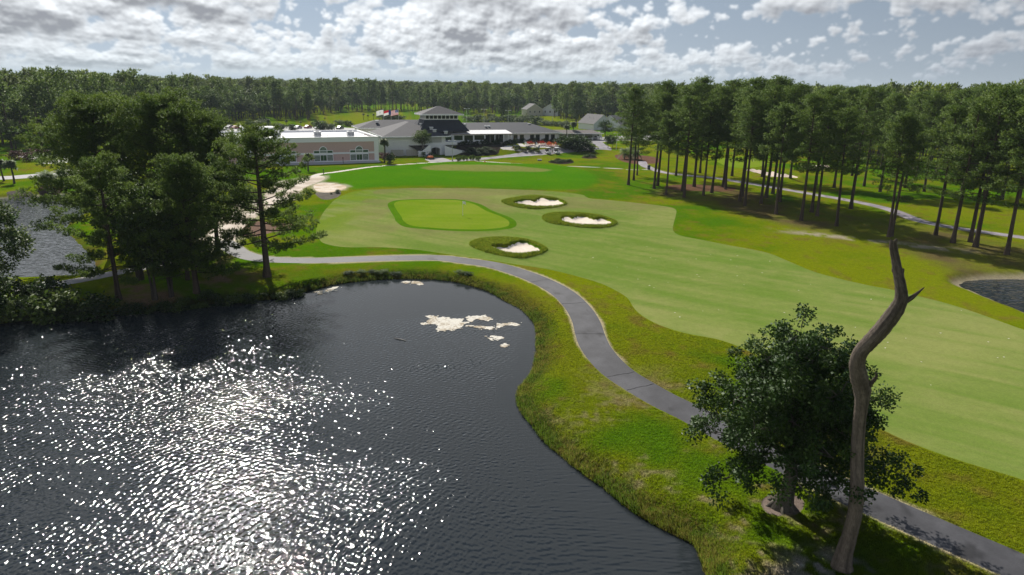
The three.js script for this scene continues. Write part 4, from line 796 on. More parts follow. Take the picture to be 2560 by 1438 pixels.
// ---------------------------------------------------------------- dead snag
{
  const R = mulberry(505), grey = [0.20, 0.165, 0.135];
  const s = thing('dead_tree', 'tall grey leafless dead tree with a crooked broken trunk', 'dead tree', ...[15.34,-26.48,15.28].slice(0, 1), 0, [15.34,-26.48,15.28][1], 0);
  const y0 = height(s.position.x, s.position.z);
  const bend = p => p.map(([x, y, z, r]) => [x, y, z + 0.35 * Math.sin(y * 0.7) * Math.min(1, y / 5), r]);
  const smooth = (p, n) => { const c = new THREE.CatmullRomCurve3(p.map(q => new THREE.Vector3(q[0], q[1], q[2]))), out = []; for (let i = 0; i <= n; i++) { const t = i / n, f = t * (p.length - 1), k = Math.min(p.length - 2, Math.floor(f)), v = c.getPoint(t); out.push([v.x, v.y, v.z, lerp(p[k][3], p[k + 1][3], f - k)]); } return out; };
  const T = bend([[-0.007,-0.309,-0.004,0.571],[-0.018,0.274,-0.011,0.422],[-0.009,1.033,-0.005,0.346],[0.016,1.893,0.009,0.316],[0.029,2.942,0.017,0.304],[0.016,3.959,0.009,0.292],[-0.042,5.535,-0.024,0.279],[-0.113,6.872,-0.065,0.268],[-0.189,7.800,-0.109,0.266],[-0.258,8.344,-0.148,0.290],[-0.353,8.783,-0.201,0.357],[-0.530,9.235,-0.300,0.357],[-0.692,9.672,-0.389,0.323],[-0.785,10.088,-0.439,0.305],[-0.751,10.568,-0.421,0.286],[-0.567,11.005,-0.321,0.301],[-0.318,11.504,-0.182,0.315],[-0.059,12.066,-0.034,0.311],[0.171,12.596,0.100,0.292],[0.285,13.027,0.167,0.242],[0.246,13.506,0.144,0.209],[0.157,13.990,0.092,0.184],[0.046,14.548,0.027,0.159],[-0.058,15.055,-0.033,0.151],[-0.069,15.233,-0.040,0.135]]);
  T[0][1] = y0 - 0.2;
  part('trunk', limb(smooth(T, 150), 20, R, grey, 0.10), barkMat, s);
  const br = (name, pts) => part(name, limb(smooth(bend(pts), 14), 7, R, grey, 0.22), barkMat, s);
  br('branch', [[0.303,12.895,0.178,0.177],[0.440,12.957,0.260,0.121],[0.610,13.126,0.363,0.088],[0.752,13.306,0.450,0.064],[0.851,13.442,0.511,0.040],[0.949,13.577,0.573,0.016]]);
  br('branch', [[-0.677,10.405,-0.381,0.152],[-0.688,10.709,-0.387,0.109],[-0.623,11.028,-0.351,0.084],[-0.551,11.293,-0.312,0.067],[-0.492,11.448,-0.279,0.050],[-0.434,11.601,-0.247,0.033]]);
  br('branch', [[-0.314,8.794,-0.180,0.170],[-0.190,9.069,-0.109,0.110],[-0.111,9.274,-0.064,0.084],[-0.058,9.472,-0.033,0.076],[-0.063,9.616,-0.037,0.050],[-0.132,9.743,-0.076,0.025]]);
  br('branch', [[-0.116,11.915,-0.067,0.131],[-0.133,12.050,-0.077,0.074],[-0.122,12.157,-0.070,0.049],[-0.110,12.263,-0.064,0.016]]);
  br('branch', [[0.213,13.751,0.125,0.128],[0.258,13.958,0.151,0.096],[0.288,14.095,0.169,0.072],[0.322,14.200,0.189,0.024]]);
  br('branch', [[0.120,13.900,0.070,0.128],[0.019,14.115,0.011,0.080],[-0.010,14.242,-0.006,0.032]]);
  br('branch', [[-0.031,15.125,-0.018,0.095],[0.012,15.261,0.007,0.071],[0.027,15.327,0.015,0.040]]);
  br('branch', [[-0.070,15.054,-0.040,0.079],[-0.127,15.208,-0.073,0.056],[-0.149,15.286,-0.086,0.024]]);
}

// ---------------------------------------------------------------- grass that stands up on the banks and in the near rough
function bladeTuft(seed, n, h, w, spread) {
  const R = mulberry(seed), L = new Leaves();
  for (let i = 0; i < n; i++) {
    const a = R() * 6.28, d = [Math.cos(a), Math.sin(a)], r = spread * R(), hh = h * (0.6 + 0.6 * R()), lean = (0.25 + 0.5 * R()) * hh, s = 0.75 + 0.5 * R();
    L.tri([d[0] * r - d[1] * w, -0.02, d[1] * r + d[0] * w], [d[0] * r + d[1] * w, -0.02, d[1] * r - d[0] * w], [d[0] * (r + lean), hh, d[1] * (r + lean)], norm([d[0] * 0.3, 1, d[1] * 0.3]), [s, s, s]);
  }
  return L.geometry();
}
function scatterGrass(name, label, geo, count, pick, scale) {
  const m = new THREE.InstancedMesh(geo, grassMat, count), M = new THREE.Matrix4(), q = new THREE.Quaternion(), up = new THREE.Vector3(0, 1, 0), c = new THREE.Color(), R = mulberry(count);
  let n = 0;
  for (let i = 0; i < count * 6 && n < count; i++) {
    const p = pick(R); if (!p) continue;
    const [x, z, col, s] = p; q.setFromAxisAngle(up, R() * 6.28); const k = scale * (s ?? 1) * (0.7 + 0.6 * R());
    M.compose(new THREE.Vector3(x, height(x, z), z), q, new THREE.Vector3(k, k, k)); m.setMatrixAt(n, M); m.setColorAt(n, c.setRGB(...col)); n++;
  }
  m.count = n; m.name = numbered(name); m.receiveShadow = true; scene.add(m); tag(m, label, 'grass', null, 'stuff');
  console.log(name, n);
}
{
  const v = pond.points, shore = [];
  for (let i = 0; i < v.length; i += 2) if (v[i + 1] < -22 && v[i + 1] > -85 && v[i] > -62) shore.push([v[i], v[i + 1]]);
  const BG = [[0.035, 0.065, 0.006], [0.10, 0.095, 0.015], [0.075, 0.125, 0.006], [0.14, 0.095, 0.03]];
  scatterGrass('bank_grass', 'shaggy tall grass along the edge of the large pond', bladeTuft(1, 10, 0.20, 0.010, 0.12), 30000, R => {
    const s = shore[Math.floor(R() * shore.length)], x = s[0] + (R() - 0.5) * 4.4, z = s[1] + (R() - 0.5) * 4.4, d = pond(x, z);
    if (d < 0.18 || d > 1.9 * (0.35 + R())) return null;
    const t = noise01(x, z, 2, 3); return [x, z, mix3(BG[t > 0.5 ? 0 : 1], BG[R() < 0.75 ? 2 : 3], R()), 0.55 + 0.75 * sstep(1.6, 0.2, d) * (0.5 + t)];
  }, 1);
  scatterGrass('rough_grass', 'uneven rough grass blades on the near bank and lawn', bladeTuft(2, 7, 0.085, 0.0085, 0.09), 180000, R => {
    const d = 24 + 52 * Math.pow(R(), 0.9), a = (-8 + 62 * R()) * D2R, x = Math.sin(a) * d, z = -Math.cos(a) * d;
    if (R() < sstep(42, 76, d) || pond(x, z) < 0.5 || pathMain(x, z) < 0.06 || fairwayR(x, z) < 0.1 || mulch[8](x, z) < 0) return null;
    const c = roughColour(x, z), k = 0.80 + 0.75 * R(); return [x, z, [c[0] * k * 1.05, c[1] * k * 1.05, c[2] * k]];
  }, 1);
  scatterGrass('lip_grass', 'long grass hanging over the bunker edges', bladeTuft(3, 9, 0.22, 0.016, 0.14), 14000, R => {
    const k = Math.floor(R() * 3), b = lips[k].box, x = lerp(b[0], b[1], R()), z = lerp(b[2], b[3], R());
    if (lips[k](x, z) > -0.1 || sands[k](x, z) < 0.22) return null;
    return [x, z, mix3([0.085, 0.165, 0.006], [0.20, 0.22, 0.014], R())];
  }, 1);
}

// ---------------------------------------------------------------- pale scum floating on the pond
{
  const scumMat = std([1, 1, 1], 0.9, { vertexColors: true });
  const scum = (label, f, box4, thr, group) => {
    const st = 0.085, P = [], N = [], C = [];
    for (let x = box4[0]; x < box4[1]; x += st) for (let z = box4[2]; z < box4[3]; z += st) {
      const d = f(x, z), n = noise01(x, z, 0.55, 4); if (d + 1.15 * (n - 0.5) + 0.25 * (vn2(x * 5, z * 5) - 0.5) > thr) continue;
      const y = WL + 0.012 + 0.02 * vn2(x * 7, z * 7), y2 = WL + 0.012 + 0.02 * vn2(x * 7 + 1, z * 7), e = st * 0.56;
      P.push(x - e, y, z - e, x - e, y2, z + e, x + e, y, z + e, x - e, y, z - e, x + e, y, z + e, x + e, y2, z - e); const c = mix3([0.34, 0.27, 0.17], [0.66, 0.63, 0.54], sstep(0.30, 0.58, 0.6 * noise01(x + 3, z, 0.8, 3) + 0.4 * vn2(x * 9, z * 9))); for (let k = 0; k < 6; k++) { N.push(0.12 * (n - 0.5), 1, 0.1 * (y2 - y) / 0.02); C.push(...c); }
    }
    if (!P.length) return;
    const g = new THREE.BufferGeometry(); g.setAttribute('position', new THREE.Float32BufferAttribute(P, 3)); g.setAttribute('normal', new THREE.Float32BufferAttribute(N, 3)); g.setAttribute('color', new THREE.Float32BufferAttribute(C, 3));
    tag(part('floating_scum', g, scumMat, scene), label, 'pond scum', group, 'stuff');
  };
  const grow = b => [b[0] - 0.6, b[1] + 0.6, b[2] - 0.6, b[3] + 0.6];
  const a = region([-8.80,-60.60,-7.91,-61.09,-8.41,-62.94,-7.44,-62.98,-6.40,-62.32,-4.98,-62.38,-4.67,-61.35,-4.15,-61.49,-4.13,-62.42,-4.26,-63.13,-3.49,-63.41,-2.58,-63.33,-1.97,-62.52,-2.64,-62.02,-3.50,-62.21,-3.90,-61.27,-4.32,-60.69,-2.95,-60.41,-1.63,-60.25,-1.72,-59.48,-2.43,-59.67,-3.57,-60.16,-4.62,-60.12,-4.92,-59.23,-6.10,-59.18,-6.88,-58.62,-6.96,-60.02,-7.67,-60.65], 3);
  scum('large ragged pale patch of scum floating on the pond', a, grow(a.box), 0.02);
  const b = region([-1.60,-60.47,-0.71,-61.07,-0.10,-61.44,0.58,-61.24,0.54,-60.57,-0.32,-60.53,-1.25,-60.15], 3); scum('thin tail of scum reaching from the large patch to the shore', b, grow(b.box), 0.05);
  const c = region([-2.29,-57.26,-1.55,-57.50,-1.02,-57.72,-0.65,-57.23,-1.53,-56.90], 3); scum('small separate scum patch below the large one', c, grow(c.box), 0.05);
  const d = region([-0.69,-55.37,-0.56,-55.76,-0.38,-55.29], 1); scum('tiny fleck of scum beside the shore', d, grow(d.box), 0.12);
  const e = region([-21.20,-70.33,-20.33,-71.43,-19.56,-72.71,-19.00,-72.27,-19.26,-71.18,-20.06,-69.94,-20.66,-69.48], 3); scum('line of foam washed against the far bank', e, grow(e.box), -0.05);
  const f = region([-12.36,-75.03,-10.77,-75.11,-9.92,-74.50,-9.97,-73.53,-10.84,-73.96,-12.01,-74.23], 3); scum('foam flecks under the top of the far bank', f, grow(f.box), -0.1);
  const R = mulberry(3), w = [-10.38,-56.77,0.30, -9.23,-56.21,0.52];
  const st = limb([[w[0], WL + 0.02, w[1], 0.03], [(w[0] + w[3]) / 2, WL + 0.04, (w[1] + w[4]) / 2, 0.05], [w[3], WL + 0.02, w[4], 0.02]], 6, R, [0.4, 0.38, 0.34]);
  tag(part('floating_stick', st, barkMat, scene), 'pale stick floating beside the scum patch', 'stick');
}

// ---------------------------------------------------------------- buildings: materials and helpers
const stucco = grainTexture(256, (u, v) => 0.86 + 0.08 * pn2(u * 12, v * 12, 12) + 0.06 * pn2(u * 90, v * 90, 90));
const shingle = grainTexture(512, (u, v) => { const row = Math.floor(v * 32), t = hash2(Math.floor(u * 48 + (row % 2) * 0.5) % 48, row); return 0.62 + 0.22 * t + 0.10 * pn2(u * 9, v * 9, 9) + 0.06 * pn2(u * 200, v * 200, 200) - 0.16 * ((v * 32) % 1 < 0.14); });
const brickTex = grainTexture(512, (u, v) => { const r = Math.floor(v * 40), o = (u * 14 + (r % 2) * 0.5) % 1, m = (v * 40) % 1 < 0.14 || o < 0.05; return m ? 0.80 : 0.84 + 0.13 * hash2(Math.floor(u * 14 + (r % 2) * 0.5) % 14, r); });
const B = {
  white: std([0.84, 0.84, 0.83], 0.7), whiteWall: std([0.88, 0.88, 0.87], 0.85, { map: rep(brickTex, 3.2) }), pink: std([0.66, 0.455, 0.40], 0.9, { map: rep(brickTex, 3.2) }), roofWhite: std([0.80, 0.80, 0.79], 0.8, { map: rep(stucco, 6) }),
  shingle: std([0.060, 0.060, 0.068], 0.85, { map: rep(shingle, 7) }), slate: std([0.030, 0.036, 0.050], 0.75, { map: rep(shingle, 7) }), metal: std([0.52, 0.53, 0.53], 0.45, { metalness: 0.3 }), grey: std([0.24, 0.25, 0.26], 0.6),
  glass: new THREE.MeshPhysicalMaterial({ color: lin(0.018, 0.024, 0.024), roughness: 0.06, specularIntensity: 1 }), lawnReflectGlass: new THREE.MeshPhysicalMaterial({ color: lin(0.045, 0.095, 0.050), roughness: 0.08 }),  // the second glass has the reflection of the grass painted in as green
  dark: std([0.02, 0.02, 0.022], 0.9), louvre: std([0.33, 0.34, 0.33], 0.6), tan: std([0.48, 0.45, 0.38], 0.8), blind: std([0.46, 0.46, 0.44], 0.8), lap: std([0.62, 0.64, 0.66], 0.75), grayRoof: std([0.155, 0.150, 0.150], 0.9, { map: rep(shingle, 7) }),
};
// a closed shell from corner lists; each face gets its own flat normal and uv in metres
function shell(faces) {
  const P = [], N = [], U = [];
  for (const f of faces) {
    const a = f[0], b = f[1], c = f[f.length - 1], e = norm([b[0] - a[0], b[1] - a[1], b[2] - a[2]]), n = norm(cross(e, [c[0] - a[0], c[1] - a[1], c[2] - a[2]])), w = cross(n, e);
    for (let k = 1; k < f.length - 1; k++) for (const q of [f[0], f[k], f[k + 1]]) { P.push(...q); N.push(...n); const d = [q[0] - a[0], q[1] - a[1], q[2] - a[2]]; U.push(d[0] * e[0] + d[1] * e[1] + d[2] * e[2], d[0] * w[0] + d[1] * w[1] + d[2] * w[2]); }
  }
  const g = new THREE.BufferGeometry(); g.setAttribute('position', new THREE.Float32BufferAttribute(P, 3)); g.setAttribute('normal', new THREE.Float32BufferAttribute(N, 3)); g.setAttribute('uv', new THREE.Float32BufferAttribute(U, 2)); return g;
}
const wallBox = (x0, x1, y0, y1, z0, z1) => shell([[[x0, y0, z1], [x1, y0, z1], [x1, y1, z1], [x0, y1, z1]], [[x1, y0, z0], [x0, y0, z0], [x0, y1, z0], [x1, y1, z0]], [[x0, y0, z0], [x0, y0, z1], [x0, y1, z1], [x0, y1, z0]], [[x1, y0, z1], [x1, y0, z0], [x1, y1, z0], [x1, y1, z1]], [[x0, y1, z1], [x1, y1, z1], [x1, y1, z0], [x0, y1, z0]]]);
// hip roof over a rectangle; the ridge runs from r0 to r1, each [x, z], at height h
function hip(x0, x1, z0, z1, e, h, r0, r1) {
  const A = [x0, e, z1], Bq = [x1, e, z1], C = [x1, e, z0], D = [x0, e, z0], R0 = [r0[0], h, r0[1]], R1 = [r1[0], h, r1[1]];
  if (Math.abs(r0[0] - r1[0]) >= Math.abs(r0[1] - r1[1])) return shell([[A, Bq, R1, R0], [C, D, R0, R1], [D, A, R0], [Bq, C, R1], [D, C, Bq, A]]);   // ridge along x
  return shell([[A, Bq, R1], [C, D, R0], [D, A, R1, R0], [Bq, C, R0, R1], [D, C, Bq, A]]);     // ridge along z, r0 at the back
}
const fascia = (x0, x1, z0, z1, e, t = 0.32) => [box(x1 - x0 + 0.12, t, 0.14, (x0 + x1) / 2, e - t + 0.02, z1 + 0.01), box(x1 - x0 + 0.12, t, 0.14, (x0 + x1) / 2, e - t + 0.02, z0 - 0.01), box(0.14, t, z1 - z0 - 0.16, x0 + 0.01, e - t + 0.02, (z0 + z1) / 2), box(0.14, t, z1 - z0 - 0.16, x1 - 0.01, e - t + 0.02, (z0 + z1) / 2)];
// a framed window on a wall that faces +z: frame and panes
function windowOn(parent, x, y, w, h, z, cols, rows, glass = B.glass, frameW = 0.09) {
  const f = [box(w, frameW, 0.12, x, y, z), box(w, frameW, 0.12, x, y + h - frameW, z), box(frameW, h - 2 * frameW, 0.118, x - w / 2 + frameW / 2, y + frameW, z), box(frameW, h - 2 * frameW, 0.118, x + w / 2 - frameW / 2, y + frameW, z)];
  for (let k = 1; k < cols; k++) f.push(box(0.05, h - 2 * frameW, 0.10, x - w / 2 + w * k / cols, y + frameW, z));
  for (let k = 1; k < rows; k++) f.push(box(w - 2 * frameW, 0.05, 0.096, x, y + h * k / rows - 0.025, z));
  const m = part('window', f, B.white, parent);
  const cw = (w - 2 * frameW) / cols, ch = (h - 2 * frameW) / rows;
  part('pane', box(cw * cols, ch * rows, 0.03, x, y + frameW, z), glass, m);
  return m;
}
const acUnit = (parent, x, y, z, w = 1.9, h = 1.3, d = 1.6) => {
  const u = part('air_conditioner', rbox(w, h, d, x, y, z, 0.05), B.metal, parent);
  part('grille', [0.28, -0.28].flatMap(k => [box(w * 0.42, h * 0.62, 0.04, x + k * w * 0.85, y + h * 0.2, z + d / 2 + 0.01)]), B.grey, u);
  part('fan', cyl(w * 0.28, w * 0.28, 0.08, x, y + h, z, 14), B.dark, u); part('curb', box(w * 0.9, 0.16, d * 0.9, x, y - 0.15, z), B.white, u);
};

// ---------------------------------------------------------------- long pink building with a white flat roof
{
  const b = thing('pink_building', 'long pink building with white cornice, flat white roof and arched windows', 'building', -38.3, 0, -196.0, 23.5 * D2R);
  const L = 43, Dp = 29.5, H = 6.7;
  part('wall', [wallBox(-L, -1.25, 0.1, 5.35, -Dp, -0.02)], B.pink, b);
  part('corner_pilaster', wallBox(-1.25, 0, 0.0, 5.36, -Dp, 0.10), B.white, b);
  part('cornice', [box(L + 0.16, 1.18, 0.5, -L / 2, 5.35, -0.12), box(L + 0.16, 0.16, 0.7, -L / 2, 6.53, -0.1), box(0.5, 1.18, Dp, -0.20, 5.352, -Dp / 2 - 0.3), box(0.7, 0.155, Dp - 0.4, -0.22, 6.53, -Dp / 2 - 0.25), box(0.5, 1.34, Dp - 0.4, -L + 0.2, 5.352, -Dp / 2 - 0.25), box(L + 0.1, 1.34, 0.5, -L / 2, 5.35, -Dp)], B.white, b);
  part('roof', box(L - 0.7, 0.2, Dp - 0.6, -L / 2, 5.9, -Dp / 2 - 0.1), B.roofWhite, b);
  part('string_course', box(L - 1.26, 0.50, 0.16, -L / 2 - 0.63, 2.05, 0.02), B.white, b);
  part('plinth', box(L, 0.22, 0.3, -L / 2, 0.0, 0.08), B.white, b);
  const penthouse = part('penthouse', [rbox(9.5, 2.3, 6, -30.5, 6.05, -22, 0.05)], B.white, b); part('door', box(0.9, 1.9, 0.05, -27, 6.1, -18.98), B.louvre, penthouse);
  for (const [x, z] of [[-26.3, -9.4], [-15.2, -10], [-6.0, -9.2]]) acUnit(b, x, 6.25, z, 1.9, 1.35, 1.9);
  const pipes = [box(L - 4, 0.06, 0.06, -L / 2, 6.25, -13)]; for (let k = 0; k < 9; k++) pipes.push(box(0.1, 0.2, 0.1, -3.5 - k * 4.2, 6.1, -13.05)); part('roof_pipe', pipes, std([0.5, 0.33, 0.27], 0.7), b);
  for (let k = 0; k < 7; k++) part('scupper', box(0.35, 0.22, 0.22, -0.62, 6.12, -3 - k * 2.1), std([0.32, 0.22, 0.19], 0.8), b);
  for (const x of [-5.5, -15.3, -25.1, -34.9]) {
    const w = part('palladian_window', [box(5.2, 0.12, 0.2, x, 0.22, 0.1), box(5.2, 0.2, 0.2, x, 1.86, 0.1), box(5.2, 0.14, 0.22, x, 3.02, 0.1), ...[-2.54, -0.92, 0.92, 2.54].map(k => box(0.16, 1.55, 0.19, x + k, 0.32, 0.1)), ...[-2.54, -0.97, 0.97, 2.54].map(k => box(0.14, 0.6, 0.19, x + k, 2.45, 0.1))], B.white, b);
    for (const k of [-1.73, 0, 1.73]) { const bars = []; for (let q = 1; q < (k ? 5 : 2); q++) bars.push(box(0.035, 1.5, 0.05, x + k - 0.72 + q * 1.44 / (k ? 5 : 2), 0.34, 0.14)); if (k) for (let q = 1; q < 4; q++) bars.push(box(1.44, 0.035, 0.047, x + k, 0.34 + q * 0.38, 0.14)); part('muntin', bars, B.white, w); part('pane', box(1.5, 1.52, 0.04, x + k, 0.34, 0.09), B.lawnReflectGlass, w); }
    for (const k of [-1.76, 1.76]) part('pane', box(1.44, 0.56, 0.04, x + k, 2.46, 0.1), B.lawnReflectGlass, w);
    const arch = new THREE.Shape(); arch.absarc(0, 0, 1.08, 0, Math.PI); arch.lineTo(-1.08, -0.7); arch.lineTo(1.08, -0.7); const hole = new THREE.Path(); hole.absarc(0, 0, 0.88, 0, Math.PI); hole.lineTo(-0.88, -0.62); hole.lineTo(0.88, -0.62); arch.holes.push(hole);
    const ag = new THREE.ExtrudeGeometry(arch, { depth: 0.24, bevelEnabled: false }); ag.translate(x, 3.16, 0.0); part('arch', ag, B.white, w);
    const gl = new THREE.Shape(); gl.absarc(0, 0, 0.9, 0, Math.PI); gl.lineTo(-0.9, -0.64); gl.lineTo(0.9, -0.64); const gg = new THREE.ExtrudeGeometry(gl, { depth: 0.04, bevelEnabled: false }); gg.translate(x, 3.16, 0.06); part('pane', gg, B.lawnReflectGlass, w);
    const bars = []; for (let q = -2; q < 3; q++) bars.push(box(0.035, 1.35 - 0.13 * q * q, 0.05, x + q * 0.3, 2.56, 0.13)); for (let q = 0; q < 3; q++) bars.push(box(1.7 - q * 0.18, 0.035, 0.047, x, 2.9 + q * 0.36, 0.13)); part('muntin', bars, B.white, w);
  }
  // plastic chairs on the terrace
  const chairMat = std([0.62, 0.60, 0.60], 0.6);
  const chair = thing('terrace_chair', 'white chair on the terrace of the pink building', 'chair', 0, 0.02, 0, 0, 'white terrace chairs');
  part('seat', rbox(0.52, 0.06, 0.5, 0, 0.42, 0), chairMat, chair); part('backrest', rbox(0.52, 0.6, 0.06, 0, 0.46, -0.24), chairMat, chair); for (const [x, z] of [[-0.23, -0.22], [0.23, -0.22], [-0.23, 0.22], [0.23, 0.22]]) part('leg', cyl(0.03, 0.03, 0.42, x, 0, z, 6), chairMat, chair);
  [-19.9, -18.9, -17.9, -18.4, -20.8].forEach((lx, k) => { const x = -38.3 + lx * 0.917 + 2.2 * 0.3987, z = -196 - lx * 0.3987 * -1 * -1 + 2.2 * 0.917; const p = [x, k ? 0.02 : 0.02, z]; if (k) copyThing(chair, p[0], p[1], p[2], 0.6 * k); else { chair.position.set(...p); chair.rotation.y = 0.3; } });
}

// ---------------------------------------------------------------- clubhouse
const CLUB = new THREE.Matrix4().makeRotationY(21 * D2R).setPosition(-38.9, 0, -208.8);
const clubAt = (x, y, z) => new THREE.Vector3(x, y, z).applyMatrix4(CLUB);
{
  const c = thing('clubhouse', 'rambling white clubhouse with dark hipped roofs, glazed cupola and porch', 'building', -38.9, 0, -208.8, 21 * D2R);
  const F = 2.75;
  // left block, two storeys to the lawn
  part('wall', [wallBox(0, 14.2, -0.1, 5.6, -22, 0), wallBox(17.0, 18.9, -0.1, 5.6, -22, 0), wallBox(14.2, 17.0, 2.5, 5.6, -22, -0.002), wallBox(14.2, 17.0, -0.1, 2.5, -22, -3.6), shell([[[14.2, 2.5, -3.6], [17, 2.5, -3.6], [17, 2.5, 0], [14.2, 2.5, 0]]])], B.whiteWall, c);
  part('wall', [wallBox(-2.2, 19, -0.1, 6.0, -45, -32.5)], B.whiteWall, c);
  part('wall', [wallBox(19.0, 61.2, 0.5, 5.55, -26, -9.2)], B.whiteWall, c);
  const roofA = part('roof', hip(-0.8, 20.4, -24, 0.9, 5.72, 9.4, [9.9, -16], [9.9, -11]), B.shingle, c); part('fascia', fascia(-0.8, 20.4, -24, 0.9, 5.72), B.white, roofA);
  const roofB = part('roof', hip(-3.2, 22, -46, -31.6, 6.3, 8.7, [4.2, -38.8], [19, -38.8]), B.shingle, c); part('fascia', fascia(-3.2, 22, -46, -31.6, 6.3), B.white, roofB);
  const roofC = part('roof', hip(19.4, 62.2, -26.8, -8.2, 5.75, 8.75, [27, -17.5], [53, -17.5]), B.slate, c); part('fascia', fascia(20.5, 62.2, -26.8, -8.2, 5.75), B.white, roofC);
  // steep skirt under the cupola
  const s = (x0, x1, z0, z1, y) => [[x0, y, z1], [x1, y, z1], [x1, y, z0], [x0, y, z0]], lo = s(11.8, 28.2, -20, -4.2, 6.7), hi2 = s(13.9, 25.1, -13.6, -6.2, 10.25);
  part('skirt_roof', shell([...[0, 1, 2, 3].map(k => [lo[k], lo[(k + 1) % 4], hi2[(k + 1) % 4], hi2[k]]), hi2]), B.slate, c);
  const cup = part('cupola', [wallBox(14.1, 24.9, 10.15, 10.55, -13.4, -6.4), wallBox(14.1, 24.9, 11.62, 11.95, -13.4, -6.4), wallBox(14.5, 24.5, 10.5, 11.65, -13.0, -6.8)], B.white, c);
  for (let k = 0; k < 9; k++) { const x = 14.22 + k * 1.32; if (k < 8) part('pane', box(1.08, 1.08, 0.05, x + 0.66, 10.55, -6.76), B.glass, cup); part('mullion', box(0.24, 1.08, 0.34, x, 10.55, -6.60), B.white, cup); }
  for (let k = 0; k < 6; k++) { const z = -6.72 - k * 1.3; if (k < 5) part('pane', box(0.05, 1.08, 1.06, 14.46, 10.55, z - 0.65), B.glass, cup); part('mullion', box(0.34, 1.08, 0.22, 14.30, 10.55, z), B.white, cup); }
  const cr = part('cupola_roof', hip(12.7, 26.3, -14.8, -4.9, 12.02, 14.35, [19.2, -9.8], [19.9, -9.8]), B.shingle, c); part('fascia', fascia(12.7, 26.3, -14.8, -4.9, 12.02, 0.42), B.white, cr);
  // porch: low white roof on posts, glazing behind
  const pr = part('porch_roof', shell([[[22.2, 5.92, -3.9], [42.6, 5.92, -3.9], [42.6, 6.72, -10.4], [22.2, 6.72, -10.4]], [[22.2, 5.62, -10.4], [42.6, 5.62, -10.4], [42.6, 5.62, -3.9], [22.2, 5.62, -3.9]], [[22.2, 5.62, -3.9], [42.6, 5.62, -3.9], [42.6, 5.92, -3.9], [22.2, 5.92, -3.9]], [[42.6, 5.62, -3.9], [42.6, 5.62, -10.4], [42.6, 6.72, -10.4], [42.6, 5.92, -3.9]], [[22.2, 5.62, -10.4], [22.2, 5.62, -3.9], [22.2, 5.92, -3.9], [22.2, 6.72, -10.4]]]), B.roofWhite, c);
  const seams = []; for (let k = 1; k < 34; k++) { const x = 22.2 + k * 0.6; seams.push(shell([[[x - 0.02, 5.93, -3.9], [x + 0.02, 5.93, -3.9], [x + 0.02, 6.76, -10.4], [x - 0.02, 6.76, -10.4]], [[x + 0.02, 5.93, -3.9], [x + 0.02, 5.90, -3.9], [x + 0.02, 6.70, -10.4], [x + 0.02, 6.76, -10.4]], [[x - 0.02, 5.90, -3.9], [x - 0.02, 5.93, -3.9], [x - 0.02, 6.76, -10.4], [x - 0.02, 6.70, -10.4]]])); } part('seam', seams, B.roofWhite, pr);
  part('gutter', box(20.6, 0.14, 0.16, 32.4, 5.78, -3.82), std([0.14, 0.07, 0.055], 0.6), pr);
  part('porch_floor', box(21, 0.6, 6.4, 32.4, F - 0.5, -7.1), B.tan, c);
  part('porch_wall', [box(11.0, 1.15, 0.25, 28.0, F, -4.3), box(0.25, 1.15, 5.6, 22.6, F, -7.3)], B.white, c);
  [22.65, 26.0, 29.4, 33.2, 36.6, 39.6, 41.3, 42.2].forEach(x => part('post', box(0.26, 5.62 - F, 0.26, x, F, -4.28), B.white, c));
  for (const [x, w] of [[24.3, 3.0], [27.7, 3.1], [31.3, 3.5]]) { const wn = windowOn(c, x, F + 1.15, w, 1.65, -4.3, 1, 1); }
  for (const [x, w] of [[34.9, 3.0], [38.1, 2.6], [40.5, 1.4]]) { const d = part('door', [box(w, 0.1, 0.12, x, F + 2.5, -8.9), box(0.08, 2.5, 0.11, x - w / 2, F + 0.1, -8.9), box(0.08, 2.5, 0.11, x + w / 2, F + 0.1, -8.9), box(0.06, 2.5, 0.1, x, F + 0.1, -8.9)], B.grey, c); part('pane', box(w, 2.4, 0.05, x, F + 0.1, -8.95), B.glass, d); }
  // wing windows in pairs
  for (const x of [45.6, 47.9, 51.6, 53.7, 57.1, 59.3]) windowOn(c, x, F + 0.35, 1.65, 2.1, -9.14, 1, 1);
  part('downpipe', [cyl(0.06, 0.06, 5.5, 61.3, 0.2, -9.0, 6), cyl(0.06, 0.06, 5.6, 0.1, 0, 0.12, 6)], B.grey, c);
  // link between the block and the porch, blind panels and basement entrance
  part('wall', [wallBox(18.9, 22.6, 0, 5.6, -9, -4.6), wallBox(13.2, 22.6, 3.0, 3.9, -4.6, 0.05)], B.white, c);
  windowOn(c, 20.7, 3.95, 3.0, 1.5, -4.5, 1, 1); part('blind', box(3.4, 1.75, 0.1, 15.9, 3.75, 0.08), B.blind, c);
  { const d = part('basement_door', [box(2.2, 0.1, 0.1, 15.6, 2.15, -3.55), box(0.09, 2.15, 0.1, 14.55, 0, -3.55), box(0.09, 2.15, 0.1, 16.65, 0, -3.55), box(0.08, 2.15, 0.1, 15.6, 0, -3.55)], B.grey, c); part('pane', box(2.0, 2.1, 0.04, 15.6, 0.02, -3.57), B.glass, d); }
  const arch = new THREE.Shape(); arch.moveTo(-2.2, 0); arch.lineTo(2.2, 0); arch.lineTo(2.2, 3.0); arch.lineTo(-2.2, 3.0); const ah = new THREE.Path(); ah.moveTo(-1.35, 0.0); ah.lineTo(-1.35, 1.9); ah.quadraticCurveTo(0, 2.7, 1.35, 1.9); ah.lineTo(1.35, 0.0); arch.holes.push(ah); const aG = new THREE.ExtrudeGeometry(arch, { depth: 0.4, bevelEnabled: false }); aG.translate(15.6, 0.02, 0.06); part('entrance_arch', aG, B.white, c);
